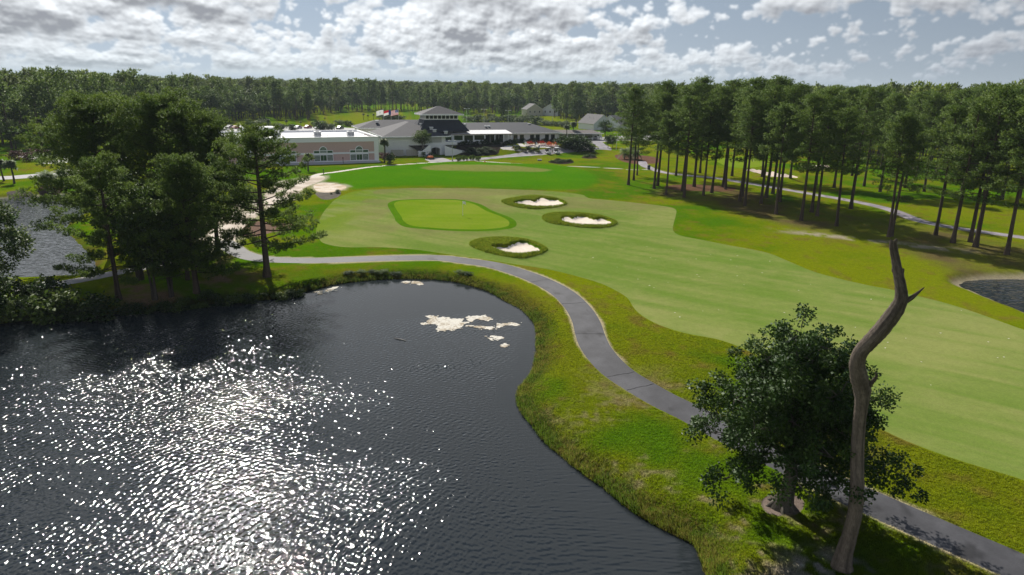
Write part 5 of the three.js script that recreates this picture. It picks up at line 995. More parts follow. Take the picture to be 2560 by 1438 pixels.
  // roof vents and machines
  for (const [x, y, z] of [[13.2, 8.4, -7.2], [14.6, 7.9, -6.0], [15.6, 7.4, -4.6], [16.1, 6.8, -2.6], [19.4, 6.3, -1.4], [4.2, 7.9, -36]]) { const v = part('roof_vent', rbox(1.0, 0.75, 0.8, x, y - 0.1, z, 0.04), B.metal, c); part('hood', rbox(1.2, 0.16, 1.0, x, y + 0.62, z, 0.03), B.white, v); }
  for (const [x, z] of [[22.4, -7.4], [26.6, -8.2]]) { acUnit(c, x, 7.6, z, 2.6, 1.25, 2.0); part('stand', [-1, 1].flatMap(k => [box(0.12, 1.4, 0.12, x + k, 6.3, z + 0.6), box(0.12, 1.4, 0.12, x + k, 6.3, z - 0.6)]), B.grey, c); }
  for (const [x, z] of [[36.6, -13.5], [37.7, -13.7]]) part('roof_vent', rbox(0.7, 0.5, 0.7, x, 7.5, z, 0.05), B.white, c);
  part('skylight', rbox(0.9, 0.2, 0.6, 53.2, 8.2, -15.8, 0.04), B.white, c);
}
// white retaining walls and the board fence below the left block
{
  const w = (name, label, faces) => { const g = shell(faces); g.applyMatrix4(CLUB); return tag(part(name, g, B.white, scene), label, 'wall'); };
  const slab = (pts, t) => { const f = pts.map(([x, y, z]) => [x, y, z]), b = pts.map(([x, y, z]) => [x, y, z - t]), n = pts.length; return [f, [...b].reverse(), ...f.map((p, i) => [f[(i + 1) % n], f[i], b[i], b[(i + 1) % n]])]; };
  w('retaining_wall', 'white sloping retaining wall left of the basement entrance', slab([[9.4, 0, 3.6], [13.2, 0, 3.9], [13.2, 3.2, 3.9], [12.6, 3.2, 3.85], [10.6, 1.6, 3.7], [9.4, 1.6, 3.6]], 0.3));
  w('retaining_wall', 'long white ramp wall rising to the porch', slab([[17.8, 0, 3.4], [27.6, 0, 4.4], [27.6, 0.5, 4.4], [20.2, 2.2, 3.7], [17.8, 3.0, 3.4]], 0.3));
  const planks = thing('board_fence', 'pale board fence at the foot of the clubhouse wall', 'fence'); planks.position.copy(clubAt(1.6, 0, 1.6)); planks.rotation.y = 21 * D2R;
  for (let k = 0; k < 26; k++) if (k < 12 || k > 14) part('board', box(0.27, 1.85 + 0.03 * (k % 3), 0.05, k * 0.31, 0.02, (k % 2) * 0.04), B.tan, planks);
  for (const x of [0, 3.6, 4.65, 7.8]) part('post', box(0.12, 1.95, 0.12, x, 0, -0.1), B.tan, planks);
  const sl = shell([[[9.9, 1.5, 3.5], [12.8, 3.0, 3.7], [13.0, 3.0, 0.3], [7.0, 3.0, 0.3]]]); sl.applyMatrix4(CLUB);
  tag(part('planting_bed', sl, std([0.03, 0.026, 0.022], 0.95), scene), 'dark sloping planting bed behind the left retaining wall', 'planting bed');
}

// ---------------------------------------------------------------- houses beyond the cart yard
function house(label, x, z, turn, w, d, e, h, wall, roof, y0 = 0) {
  const o = thing('house', label, 'house', x, y0, z, turn), g = [[-w / 2, e, d / 2], [w / 2, e, d / 2], [0, h, d / 2]], k = [[-w / 2, e, -d / 2], [w / 2, e, -d / 2], [0, h, -d / 2]];
  part('wall', [wallBox(-w / 2, w / 2, 0, e, -d / 2, d / 2), shell([g, [k[1], k[0], k[2]]])], wall, o);
  const a = 0.5, up = 0.12, q = (p, s) => [p[0] + s * a, p[1] - a * (h - e) / (w / 2) + up, p[2]];
  const f0 = q(g[0], -1), f1 = q(g[1], 1), b0 = q(k[0], -1), b1 = q(k[1], 1), rt = [0, h + up, d / 2 + 0.4], rb = [0, h + up, -d / 2 - 0.4]; f0[2] += 0.4; f1[2] += 0.4; b0[2] -= 0.4; b1[2] -= 0.4;
  part('roof', shell([[f0, rt, rb, b0], [rt, f1, b1, rb]]), roof, o);
  part('trim', shell([[f0, [f0[0], f0[1] - 0.25, f0[2] + 0.02], [0, h - 0.13, d / 2 + 0.42], rt].reverse(), [f1, [f1[0], f1[1] - 0.25, f1[2] + 0.02], [0, h - 0.13, d / 2 + 0.42], rt]]), B.white, o);
  return o;
}
{
  const h1 = house('white gabled house with a brown grey roof beyond the cart yard', ...[41.31,-359.53,5.39].slice(0, 2), 28 * D2R, 11, 14, 3.2, 7.4, B.lap, B.grayRoof); part('vent', [cyl(0.1, 0.1, 0.5, -2.6, 5.8, 2, 6), cyl(0.1, 0.1, 0.5, -2.4, 5.9, -2, 6)], B.metal, h1);
  const h2 = house('grey roofed white house half hidden by the first pine', ...[53.16,-359.05,5.58].slice(0, 2), -40 * D2R, 12, 16, 3.0, 7.2, B.lap, B.grayRoof); windowOn(h2, 0, 1, 1.4, 1.3, 8.05, 2, 1);
  for (const [k, l] of [[0, 'pale house behind the tall pines with a porch'], [1, 'cream gabled house among the pines behind the clubhouse']]) {
    const [x, z] = k ? [12.75,-514.08,7.63] : [27.03,-519.07,7.70];
    const o = house(l, x, z, (k ? 0.3 : -0.2), 12, 12, 4.6, 8.4, k ? B.tan : B.lap, B.grayRoof);
    for (const wx of [-3.6, 0, 3.6]) windowOn(o, wx, 2.2, 1.2, 1.5, 6.06, 1, 2);
  }
  const barn = thing('cart_barn', 'long low cart barn with a brown roof beside the cart yard', 'shed', ...[24.05,-286.03,3.05].slice(0, 1), 0, [24.05,-286.03,3.05][1], 12 * D2R);
  part('roof', hip(-11.5, 11.5, -4.5, 4.5, 2.75, 3.9, [-8, 0], [8, 0]), std([0.19, 0.165, 0.15], 0.9, { map: rep(shingle, 7) }), barn); part('fascia', fascia(-11.5, 11.5, -4.5, 4.5, 2.76, 0.22), B.white, barn);
  for (let k = 0; k < 7; k++) part('post', box(0.18, 2.6, 0.18, -10.8 + k * 3.6, 0, 4.1), B.white, barn); part('back_wall', box(22, 2.6, 0.2, 0, 0, -4.0), B.white, barn);
}
console.log('buildings');

// ---------------------------------------------------------------- shrubs, palms and single trees of the middle distance
const bushGeo = (seed, cols, o = {}) => leafyGeometry(seed, { h: 1.6, rx: 1.0, ry: 0.85, clumps: 34, leaves: 34, leaf: 0.17, tr: 0.05, cs: 0.34, open: 0.1, limbs: 3, cols, ...o });
const DKG = [[0.03, 0.07, 0.015], [0.10, 0.15, 0.03]], LTG = [[0.07, 0.13, 0.02], [0.22, 0.28, 0.05]], REDB = [[0.06, 0.03, 0.025], [0.22, 0.11, 0.08]], GRYG = [[0.09, 0.13, 0.06], [0.24, 0.28, 0.15]];
const bushes = { dark: bushGeo(601, DKG), light: bushGeo(602, LTG), red: bushGeo(603, REDB), grey: bushGeo(604, GRYG) };
function bush(name, label, category, geo, x, z, w, h, group, y) {
  const t = makeTree(name, label, category, geo, x, z, (x * 7 + z * 3) % 6.28, [w / 2, h / 1.6, w / 2], group); if (y !== undefined) t.position.y = y; return t;
}
function palmGeometry(seed, h, fr, n, fan) {
  const R = mulberry(seed), L = new Leaves(), tr = [];
  for (let i = 0; i <= 8; i++) { const t = i / 8; tr.push([0.18 * Math.sin(t * 2 + seed), h * t - (i ? 0 : 0.1), 0.12 * Math.sin(t * 3), (0.19 - 0.05 * t) * (1 + 0.3 * Math.exp(-t * 8))]); }
  const top = tr[8], cols = [[0.05, 0.10, 0.03], [0.19, 0.25, 0.08]];
  for (let k = 0; k < n; k++) {
    const az = k * 2.39996 + R() * 0.4, el = lerp(-0.75, 1.25, (k + R()) / n), len = fr * (0.8 + 0.35 * R()), d = [Math.cos(az), Math.sin(az)], s = [-d[1], 0, d[0]], tone = R();
    const P = q => [top[0] + d[0] * len * q * Math.cos(el), top[1] + len * q * Math.sin(el) - len * 0.45 * q * q, top[2] + d[1] * len * q * Math.cos(el)];
    for (let m = 1; m <= 11; m++) {
      const q = m / 11, c = P(fan ? 0.35 + 0.25 * q : q), lw = len * (fan ? 0.5 : 0.34) * Math.sin(0.35 + q * 2.5);
      for (const g of [-1, 1]) { const tip = [c[0] + s[0] * g * lw + d[0] * lw * 0.5, c[1] - lw * (0.28 + 0.3 * R()), c[2] + s[2] * g * lw + d[1] * lw * 0.5], e = P(Math.max(0, q - 0.09)); L.tri(e, c, tip, norm([d[0] * 0.3, 1, d[1] * 0.3]), mix3(cols[0], cols[1], tone * 0.6 + 0.4 * R())); }
    }
  }
  return { crown: L.geometry(), wood: limb(tr, 9, R, [0.15, 0.125, 0.10], 0.25) };
}
const palms = [palmGeometry(3, 5.2, 1.5, 34, true), palmGeometry(4, 2.3, 2.1, 26, false), palmGeometry(5, 4.2, 1.7, 30, true)];
const roundTree = leafyGeometry(620, { h: 5.6, rx: 3.0, ry: 2.1, clumps: 110, leaves: 40, leaf: 0.24, tr: 0.16, stems: 3, cs: 0.22, open: 0.5, cols: LTG, bark: [0.3, 0.27, 0.23] });
const smallTree = leafyGeometry(621, { h: 5.5, rx: 2.4, ry: 2.3, clumps: 80, leaves: 40, leaf: 0.26, tr: 0.12, cs: 0.25, open: 0.3, cols: DKG });
const bigLeafy = leafyGeometry(622, { h: 12, rx: 5, ry: 5.2, clumps: 150, leaves: 44, leaf: 0.42, tr: 0.3, cs: 0.2, cols: [[0.05, 0.10, 0.02], [0.18, 0.24, 0.04]] });
{
  const palm = (label, k, x, z, h, group) => makeTree('palm_tree', label, 'palm', palms[k], x, z, x, h / [6.3, 4.0, 5.4][k], group);
  palm('cabbage palm at the corner of the pink building', 0, ...[-35.54,-189.32,7.20]); palm('fan palm before the pink facade', 2, ...[-50.49,-169.26,4.95]); palm('slim palm standing in front of the porch', 0, ...[-23.39,-252.02,5.10]);
  palm('small palm beside the left retaining wall', 1, ...[-27.18,-208.08,1.90]); palm('bushy palm next to the utility cart', 1, ...[-24.89,-206.04,2.00]);
  palm('feathery palm leaning behind the lakeside palm clump', 1, ...[-95.16,-144.14,3.68]); palm('palm clump fanning out at the far pond shore', 1, ...[-93.05,-136.15,4.44]); palm('second palm of the clump at the far pond shore', 1, ...[-92.11,-135.70,4.03]);
  palm('silvery palm on the lawn beside the road', 2, ...[-104.02,-141.96,5.42]); palm('silvery palm behind the road palm', 2, ...[-108.50,-145.18,5.20]); palm('palm among the driveway shrubs', 1, ...[-124.24,-181.14,2.69]);
  palm('dark palm at the mulch bed by the pines', 1, ...[33.39,-209.78,4.29]); palm('broad palm clump in the red mulch bed', 1, ...[36.72,-207.94,4.02]); palm('third palm of the mulch bed clump', 1, ...[35.82,-211.31,4.68]);
  for (const [x, z, h] of [[-89.61,-416.75,4.15], [-86.21,-412.95,3.65], [-84.01,-418.46,3.93], [-104.22,-385.17,2.78], [-103.93,-340.34,3.03], [-108.31,-332.75,4.07], [-114.22,-325.07,4.70]]) palm('small palm on the far lawn behind the pink building', 0, x, z, h, 'palms behind the pink building');
  palm('dark palm at the clubhouse wing corner', 0, ...[20.76,-279.07,6.86]); palm('dark palm beside the cart yard', 0, ...[24.38,-286.09,7.82]);
  const rt = [-34.79,-243.28,4.52]; makeTree('round_tree', 'clipped round tree before the white clubhouse wall', 'tree', roundTree, clubAt(11.2, 0, 2.2).x, clubAt(11.2, 0, 2.2).z, 0.4, 1).position.y = 2.0;
  const st = (label, g, x, z, h, gh, w = 1) => makeTree('leafy_tree', label, 'tree', g, x, z, z, [w * h / gh, h / gh, w * h / gh]);
  st('dark rounded tree before the gabled house', smallTree, ...[39.77,-305.17,7.14], 5.5, 1.1); st('small crape tree on the lawn by the lamp post', smallTree, ...[33.59,-248.44,4.76], 5.5, 0.8); st('second small tree on the lawn by the lamp post', smallTree, ...[35.43,-250.39,4.37], 5.5, 0.8);
  st('yellow green tree rising behind the pink building parapet', bigLeafy, ...[-97.47,-256.54,7.46], 12, 0.75); st('rounded oak far behind the clubhouse', bigLeafy, ...[-7.10,-441.92,14.54], 12, 0.9); st('broad yellowish tree behind the gabled house', bigLeafy, ...[37.31,-425.55,14.72], 12, 0.95);
  st('pale feathery tree by the driveway', roundTree, ...[-151.89,-220.05,3.98], 5.6, 0.9); st('rounded tree at the end of the far lawn', bigLeafy, ...[-145.56,-224.11,14.48], 12, 0.8); st('leaning leafy tree on the far left lawn', bigLeafy, ...[-154.00,-213.99,8.66], 12, 0.9);
  st('olive rounded tree behind the car park', bigLeafy, ...[-139.68,-324.97,16.45], 12, 1.0); st('grey green spreading tree behind the car park', bigLeafy, ...[-148.04,-316.84,10.52], 12, 1.3);
  const bu = (label, g, p, w, group) => bush('shrub', label, 'shrub', bushes[g], p[0], p[1], w, p[2], group);
  bu('reddish clipped shrub on the left lawn', 'red', [-133.78,-184.83,2.75], 4); bu('pink topped shrub with bare stems by the driveway', 'red', [-127.93,-181.61,2.49], 4.4); bu('dark red mounded shrub beside the driveway', 'red', [-135.85,-196.55,2.02], 5); bu('second dark red mounded shrub beside the driveway', 'red', [-135.30,-198.99,1.36], 4.5); bu('bright green tipped shrub overhanging the driveway', 'light', [-127.17,-193.29,3.96], 4); bu('dark clipped ball shrub on the far lawn', 'dark', [-147.49,-210.96,1.44], 3); bu('dark clipped shrub behind the red ones', 'dark', [-140.39,-208.14,1.07], 3.4);
  bu('dark hedge shrub at the corner of the pink building', 'red', [-38.94,-203.99,1.63], 4); bu('tall dark shrub beside the cabbage palm', 'dark', [-33.59,-187.60,2.79], 3); bu('low red shrub behind the cabbage palm', 'red', [-36.65,-199.76,1.82], 4);
  for (const [x, z, h] of [[[18.95,-226.98],4.0], [[21.84,-226.98],4.2], [[16.70,-228.87],3.2], [[25.00,-227.02],2.6], [[20.44,-229.42],3.8]].map(v => [v[0][0], v[0][1], v[1]])) bu('big dark shrub on the slope at the end of the clubhouse', 'dark', [x, z, h], h * 1.9, 'big shrubs at the clubhouse end');
  for (let k = 0; k < 16; k++) { const p = clubAt(24 + k * 1.25, 0, -2.2 - (k % 3) * 0.5); bu('low dark shrub along the foot of the porch', 'dark', [p.x, p.z, 0.9 + 0.3 * (k % 4)], 1.7, 'low shrubs along the porch'); }
  for (let k = 0; k < 12; k++) { const p = clubAt(44.5 + k * 1.45, 0, -7.2 + (k % 2) * 0.6); bu('low shrub under the wing windows', 'dark', [p.x, p.z, 1.0 + 0.3 * (k % 3)], 1.9, 'low shrubs under the wing windows'); }
  const clump = [[-14.13,-212.85,-11.68,-212.96,-9.28,-214.42,-7.12,-216.41,-10.59,-215.86,-13.07,-215.63,-8.92,-217.63]]; for (let k = 0; k < 7; k++) bu('low dark ground cover shrub on the mulched slope', 'dark', [clump[0][2 * k], clump[0][2 * k + 1], 0.9], 3.4, 'ground cover on the mulched slope');
  const beds = [11.38,-197.79,12.85,-201.22,13.81,-198.12,15.17,-199.38,16.10,-199.51,12.87,-195.90,22.30,-214.16,23.70,-216.85,24.57,-214.50,0.62,-220.22,3.17,-220.45,5.47,-220.57,7.65,-220.96,1.26,-222.32,4.47,-222.75,7.05,-223.00]; for (let k = 0; k < 16; k++) bu('low flowering plant in a lawn bed before the clubhouse', k % 3 ? 'dark' : 'light', [beds[2 * k], beds[2 * k + 1], 0.8], 2.0, 'bedding plants before the clubhouse');
  const rush = [-16.19,-197.18,-15.31,-196.23,-14.49,-197.41,-13.66,-198.61,-12.58,-199.85,-11.60,-198.90,-10.74,-200.11,-9.95,-198.05]; for (let k = 0; k < 8; k++) bu('spiky reed like plant beside the service road', 'light', [rush[2 * k], rush[2 * k + 1], 1.3 + 0.3 * (k % 3)], 1.1, 'spiky plants beside the service road');
  bu('lone dark shrub beside the rusty sand trap', 'dark', [-34.73,-134.48,0.71], 1.4); bu('tiny tuft shrub near the rusty sand trap', 'dark', [-35.70,-133.35,0.39], 0.6);
  // hedge line and far lawn shrubs behind the clubhouse
  const hz = [-21.24,-408.84,-16.28,-401.45,-10.83,-411.81,-5.50,-400.17,-0.26,-410.33,4.35,-402.89,12.08,-392.51,16.29,-385.68,20.10,-382.82,23.64,-379.94,26.87,-373.37,-27.09,-416.30,-72.44,-421.99,-68.54,-423.18,-78.14,-420.25,-73.12,-412.12,-111.13,-325.82,-106.66,-317.95,-100.73,-316.46,-117.99,-324.15,-113.69,-302.45,-88.81,-319.26,-85.02,-320.15,-91.28,-364.82,-83.76,-352.29,-1.57,-443.61,8.32,-431.46,-14.41,-434.60,59.70,-381.66,63.74,-355.04];
  for (let k = 0; k < hz.length / 2; k++) { const h = 2.6 + 2.2 * hash2(k, 5); bu('rounded grey green bush on the far lawn behind the buildings', k % 3 ? 'grey' : 'dark', [hz[2 * k], hz[2 * k + 1], h], h * 2.1, 'bushes on the far lawn'); }
  // the shaded bank on the near left
  const bank = [-49.03,-58.90,-48.42,-60.06,-46.58,-59.57,-45.91,-60.75,-44.38,-60.71,-42.77,-60.55,-41.17,-60.39,-49.10,-63.67,-47.62,-64.39,-44.87,-62.61,-51.76,-63.54,-43.36,-62.07,-40.72,-60.88,-39.25,-60.94]; for (let k = 0; k < bank.length / 2; k++) { const h = 1.4 + 2.0 * hash2(k, 9); bush('bank_shrub', 'overhanging shrub on the shaded bank under the wispy tree', 'shrub', bushes[k % 3 === 2 ? 'light' : 'dark'], bank[2 * k], bank[2 * k + 1], h * 1.5, h, 'shrubs on the shaded bank'); }
  const ledge = [-18.83,-75.79,-17.44,-76.39,-16.36,-76.80,-15.20,-76.87,-13.56,-76.78,-6.07,-76.50,-5.09,-75.86,-27.85,-66.68,-25.87,-68.03]; for (let k = 0; k < ledge.length / 2; k++) { const h = 0.24 + 0.2 * hash2(k, 29); bush('bank_shrub', 'low weed clump on the ledge of the far bank', 'shrub', bushes[k % 2 ? 'light' : 'dark'], ledge[2 * k], ledge[2 * k + 1], h * 4, h, 'weeds on the far bank ledge'); }
  const wet = [-36.69,-62.47,-35.36,-62.90,-34.08,-63.45,-33.10,-63.88,-32.04,-64.31,-31.12,-64.74,-29.09,-65.63,-28.10,-66.21,-27.00,-66.53,-24.14,-67.78,-23.38,-68.67,-22.72,-69.28,-31.01,-66.34,-33.04,-65.43]; for (let k = 0; k < wet.length / 2; k++) { const h = 0.6 + 0.6 * hash2(k, 19); bush('bank_shrub', 'low green waterside plant below the lakeside trees', 'shrub', bushes[k % 2 ? 'light' : 'dark'], wet[2 * k], wet[2 * k + 1], h * 2, h, 'waterside plants below the lakeside trees'); }
}
console.log('shrubs');

// ---------------------------------------------------------------- small things
const M2 = { red: std([0.50, 0.045, 0.02], 0.5), orange: std([0.75, 0.16, 0.02], 0.5), blue: std([0.03, 0.07, 0.18], 0.5), black: std([0.018, 0.018, 0.02], 0.6), pole: std([0.55, 0.56, 0.57], 0.4, { metalness: 0.6 }), whitePaint: std([0.8, 0.8, 0.79], 0.45), cloth: new THREE.MeshPhysicalMaterial({ color: lin(0.78, 0.78, 0.76), roughness: 0.9, side: THREE.DoubleSide }), rubber: std([0.02, 0.02, 0.02], 0.9), beige: std([0.45, 0.40, 0.30], 0.7), yellow: std([0.65, 0.55, 0.05], 0.6) };
function flagGeometry(w, h, phase) { const g = new THREE.PlaneGeometry(w, h, 14, 8), p = g.attributes.position; g.translate(w / 2, 0, 0); for (let i = 0; i < p.count; i++) { const x = p.getX(i) / w; p.setZ(i, 0.16 * w * x * Math.sin(x * 7 + phase)); p.setY(i, p.getY(i) - 0.22 * w * x * x); } g.computeVertexNormals(); return g; }
function flagTexture(draw) { const c = document.createElement('canvas'); c.width = 128; c.height = 80; const x = c.getContext('2d'); draw(x); const t = new THREE.CanvasTexture(c); t.colorSpace = THREE.SRGBColorSpace; return t; }
{
  const flagMat = t => new THREE.MeshPhysicalMaterial({ map: t, roughness: 0.9, side: THREE.DoubleSide, transmission: 0.3, thickness: 0 });
  const white = flagMat(flagTexture(x => { x.fillStyle = '#f4f4f2'; x.fillRect(0, 0, 128, 80); x.fillStyle = '#d8dcd8'; x.beginPath(); x.arc(64, 40, 18, 0, 7); x.fill(); }));
  const state = flagMat(flagTexture(x => { x.fillStyle = '#c41e30'; x.fillRect(0, 0, 128, 40); x.fillStyle = '#f4f4f2'; x.fillRect(0, 40, 128, 40); x.fillStyle = '#1d2c6b'; x.fillRect(0, 0, 42, 80); }));
  const stripes = flagMat(flagTexture(x => { for (let k = 0; k < 13; k++) { x.fillStyle = k % 2 ? '#f4f4f2' : '#b7243a'; x.fillRect(0, k * 80 / 13, 128, 80 / 13 + 1); } x.fillStyle = '#243a72'; x.fillRect(0, 0, 54, 43); x.fillStyle = '#fff'; for (let a = 0; a < 5; a++) for (let b = 0; b < 6; b++) x.fillRect(4 + b * 8.4, 4 + a * 8, 3, 3); }));
  [[1009, white, 'flagpole flying a plain white flag behind the clubhouse roof', 2.0], [1022, state, 'flagpole flying a red and white flag behind the clubhouse roof', 2.0], [1034, stripes, 'flagpole flying a striped flag behind the clubhouse roof', 2.2]].forEach(([px, m, label, w], k) => {
    const q = clubAt(9.2 + k * 2.9, 0, -50 - k * 0.6), f = thing('flagpole', label, 'flagpole', q.x, 0, q.z); part('pole', cyl(0.09, 0.05, 12.0, 0, 0, 0, 8), M2.pole, f); const fl = part('flag', flagGeometry(w * 1.3, w * 0.85, k), m, f); fl.position.set(0, 10.8, 0); fl.rotation.y = Math.PI + 0.25; part('finial', new THREE.SphereGeometry(0.1, 8, 6).translate(0, 12.05, 0), M2.pole, f);
  });
  const pins = [[[-8.30,-111.41,2.53], 'white flag on a slim pin standing in the putting green'], [[72.23,-208.36,1.43], 'distant white flag on the far putting green']];
  for (const [[x, z], label] of pins) { const f = thing('flagstick', label, 'golf flag', x, height(x, z), z); part('stick', cyl(0.035, 0.03, 2.45, 0, -0.03, 0, 7), M2.whitePaint, f); const fl = part('flag', flagGeometry(0.62, 0.46, 1), M2.cloth, f); fl.position.set(0, 2.18, 0); fl.rotation.y = -0.4; part('cup', cyl(0.056, 0.056, 0.02, 0, 0.002, 0, 12), M2.black, f); }
  // lamp posts
  const lamp = (label, x, z, h) => { const l = thing('lamp_post', label, 'lamp post', x, height(x, z), z); part('pole', cyl(0.10, 0.07, h, 0, 0, 0, 8), M2.pole, l); part('arm', rbox(1.7, 0.08, 0.08, 0, h - 0.05, 0, 0.02), M2.pole, l); for (const s of [-1, 1]) part('lamp_head', rbox(0.6, 0.16, 0.34, s * 0.85, h - 0.02, 0, 0.05), M2.pole, l); part('base', cyl(0.2, 0.17, 0.5, 0, 0, 0, 10), B.tan, l); };
  lamp('light pole beside the forecourt path', ...[-17.54,-196.99,5.71]); lamp('light pole on the lawn near the cart yard', ...[35.74,-242.45,5.46]);
  for (const p of [[-3.33,-365.74,4.47], [21.40,-395.01,2.19], [-25.98,-382.31,3.39], [-16.36,-377.11,2.93]]) { const l = thing('lamp_post', 'tall twin headed light pole in the car park behind the clubhouse', 'lamp post', p[0], 0, p[1], 0, 'car park light poles'); part('pole', cyl(0.12, 0.08, 8.5, 0, 0, 0, 7), M2.pole, l); part('arm', rbox(2.6, 0.12, 0.12, 0, 8.4, 0, 0.02), M2.pole, l); for (const s of [-1, 1]) part('lamp_head', rbox(0.9, 0.2, 0.5, s * 1.2, 8.42, 0, 0.05), M2.pole, l); }
  // traffic cone
  const cp = [-8.13,-193.05,0.88], cone = thing('traffic_cone', 'orange traffic cone on the path behind the bright green mound', 'cone', cp[0], height(cp[0], cp[1]), cp[1]); part('cone', new THREE.LatheGeometry([[0.2, 0], [0.16, 0.1], [0.04, 0.9], [0.0, 0.92]].map(v => new THREE.Vector2(...v)), 14), M2.orange, cone); part('base', rbox(0.5, 0.06, 0.5, 0, 0, 0, 0.01), M2.orange, cone); part('band', cyl(0.115, 0.09, 0.16, 0, 0.45, 0, 14), M2.whitePaint, cone);
  // bin by the pale path, yardage post
  const bp = [35.96,-183.44,1.58], bin = thing('litter_bin', 'black litter bin with a blue label beside the pale path', 'bin', bp[0], height(bp[0], bp[1]), bp[1]); part('body', cyl(0.38, 0.42, 1.0, 0, 0, 0, 12), M2.black, bin); part('lid', cyl(0.45, 0.3, 0.2, 0, 1.0, 0, 12), M2.black, bin); part('label', rbox(0.4, 0.4, 0.06, 0, 0.35, 0.40, 0.01), M2.blue, bin);
  const sp = [-45.12,-162.83,0.94], post = thing('marker_post', 'short dark post at the start of the narrow concrete path', 'post', sp[0], height(sp[0], sp[1]), sp[1]); part('post', rbox(0.14, 1.3, 0.14, 0, 0, 0, 0.02), M2.black, post); part('plate', rbox(0.3, 0.2, 0.05, 0, 1.1, 0.09, 0.01), M2.black, post);
  const s2 = [-46.50,-187.84,1.51], post2 = thing('marker_post', 'dark lantern post before the pink facade', 'post', s2[0], height(s2[0], s2[1]), s2[1]); part('post', rbox(0.12, 1.3, 0.12, 0, 0, 0, 0.02), M2.black, post2); part('lantern', rbox(0.3, 0.4, 0.3, 0, 1.3, 0, 0.05), std([0.2, 0.06, 0.05], 0.6), post2);
  const dp = [7.50,-201.57,0.35], dr = thing('drain_box', 'small grey utility box in the lawn before the clubhouse', 'utility box', dp[0], height(dp[0], dp[1]), dp[1]); part('box', rbox(1.2, 0.35, 0.7, 0, 0, 0, 0.05), B.grey, dr); part('lid', rbox(1.3, 0.08, 0.8, 0, 0.35, 0, 0.02), B.louvre, dr);
}
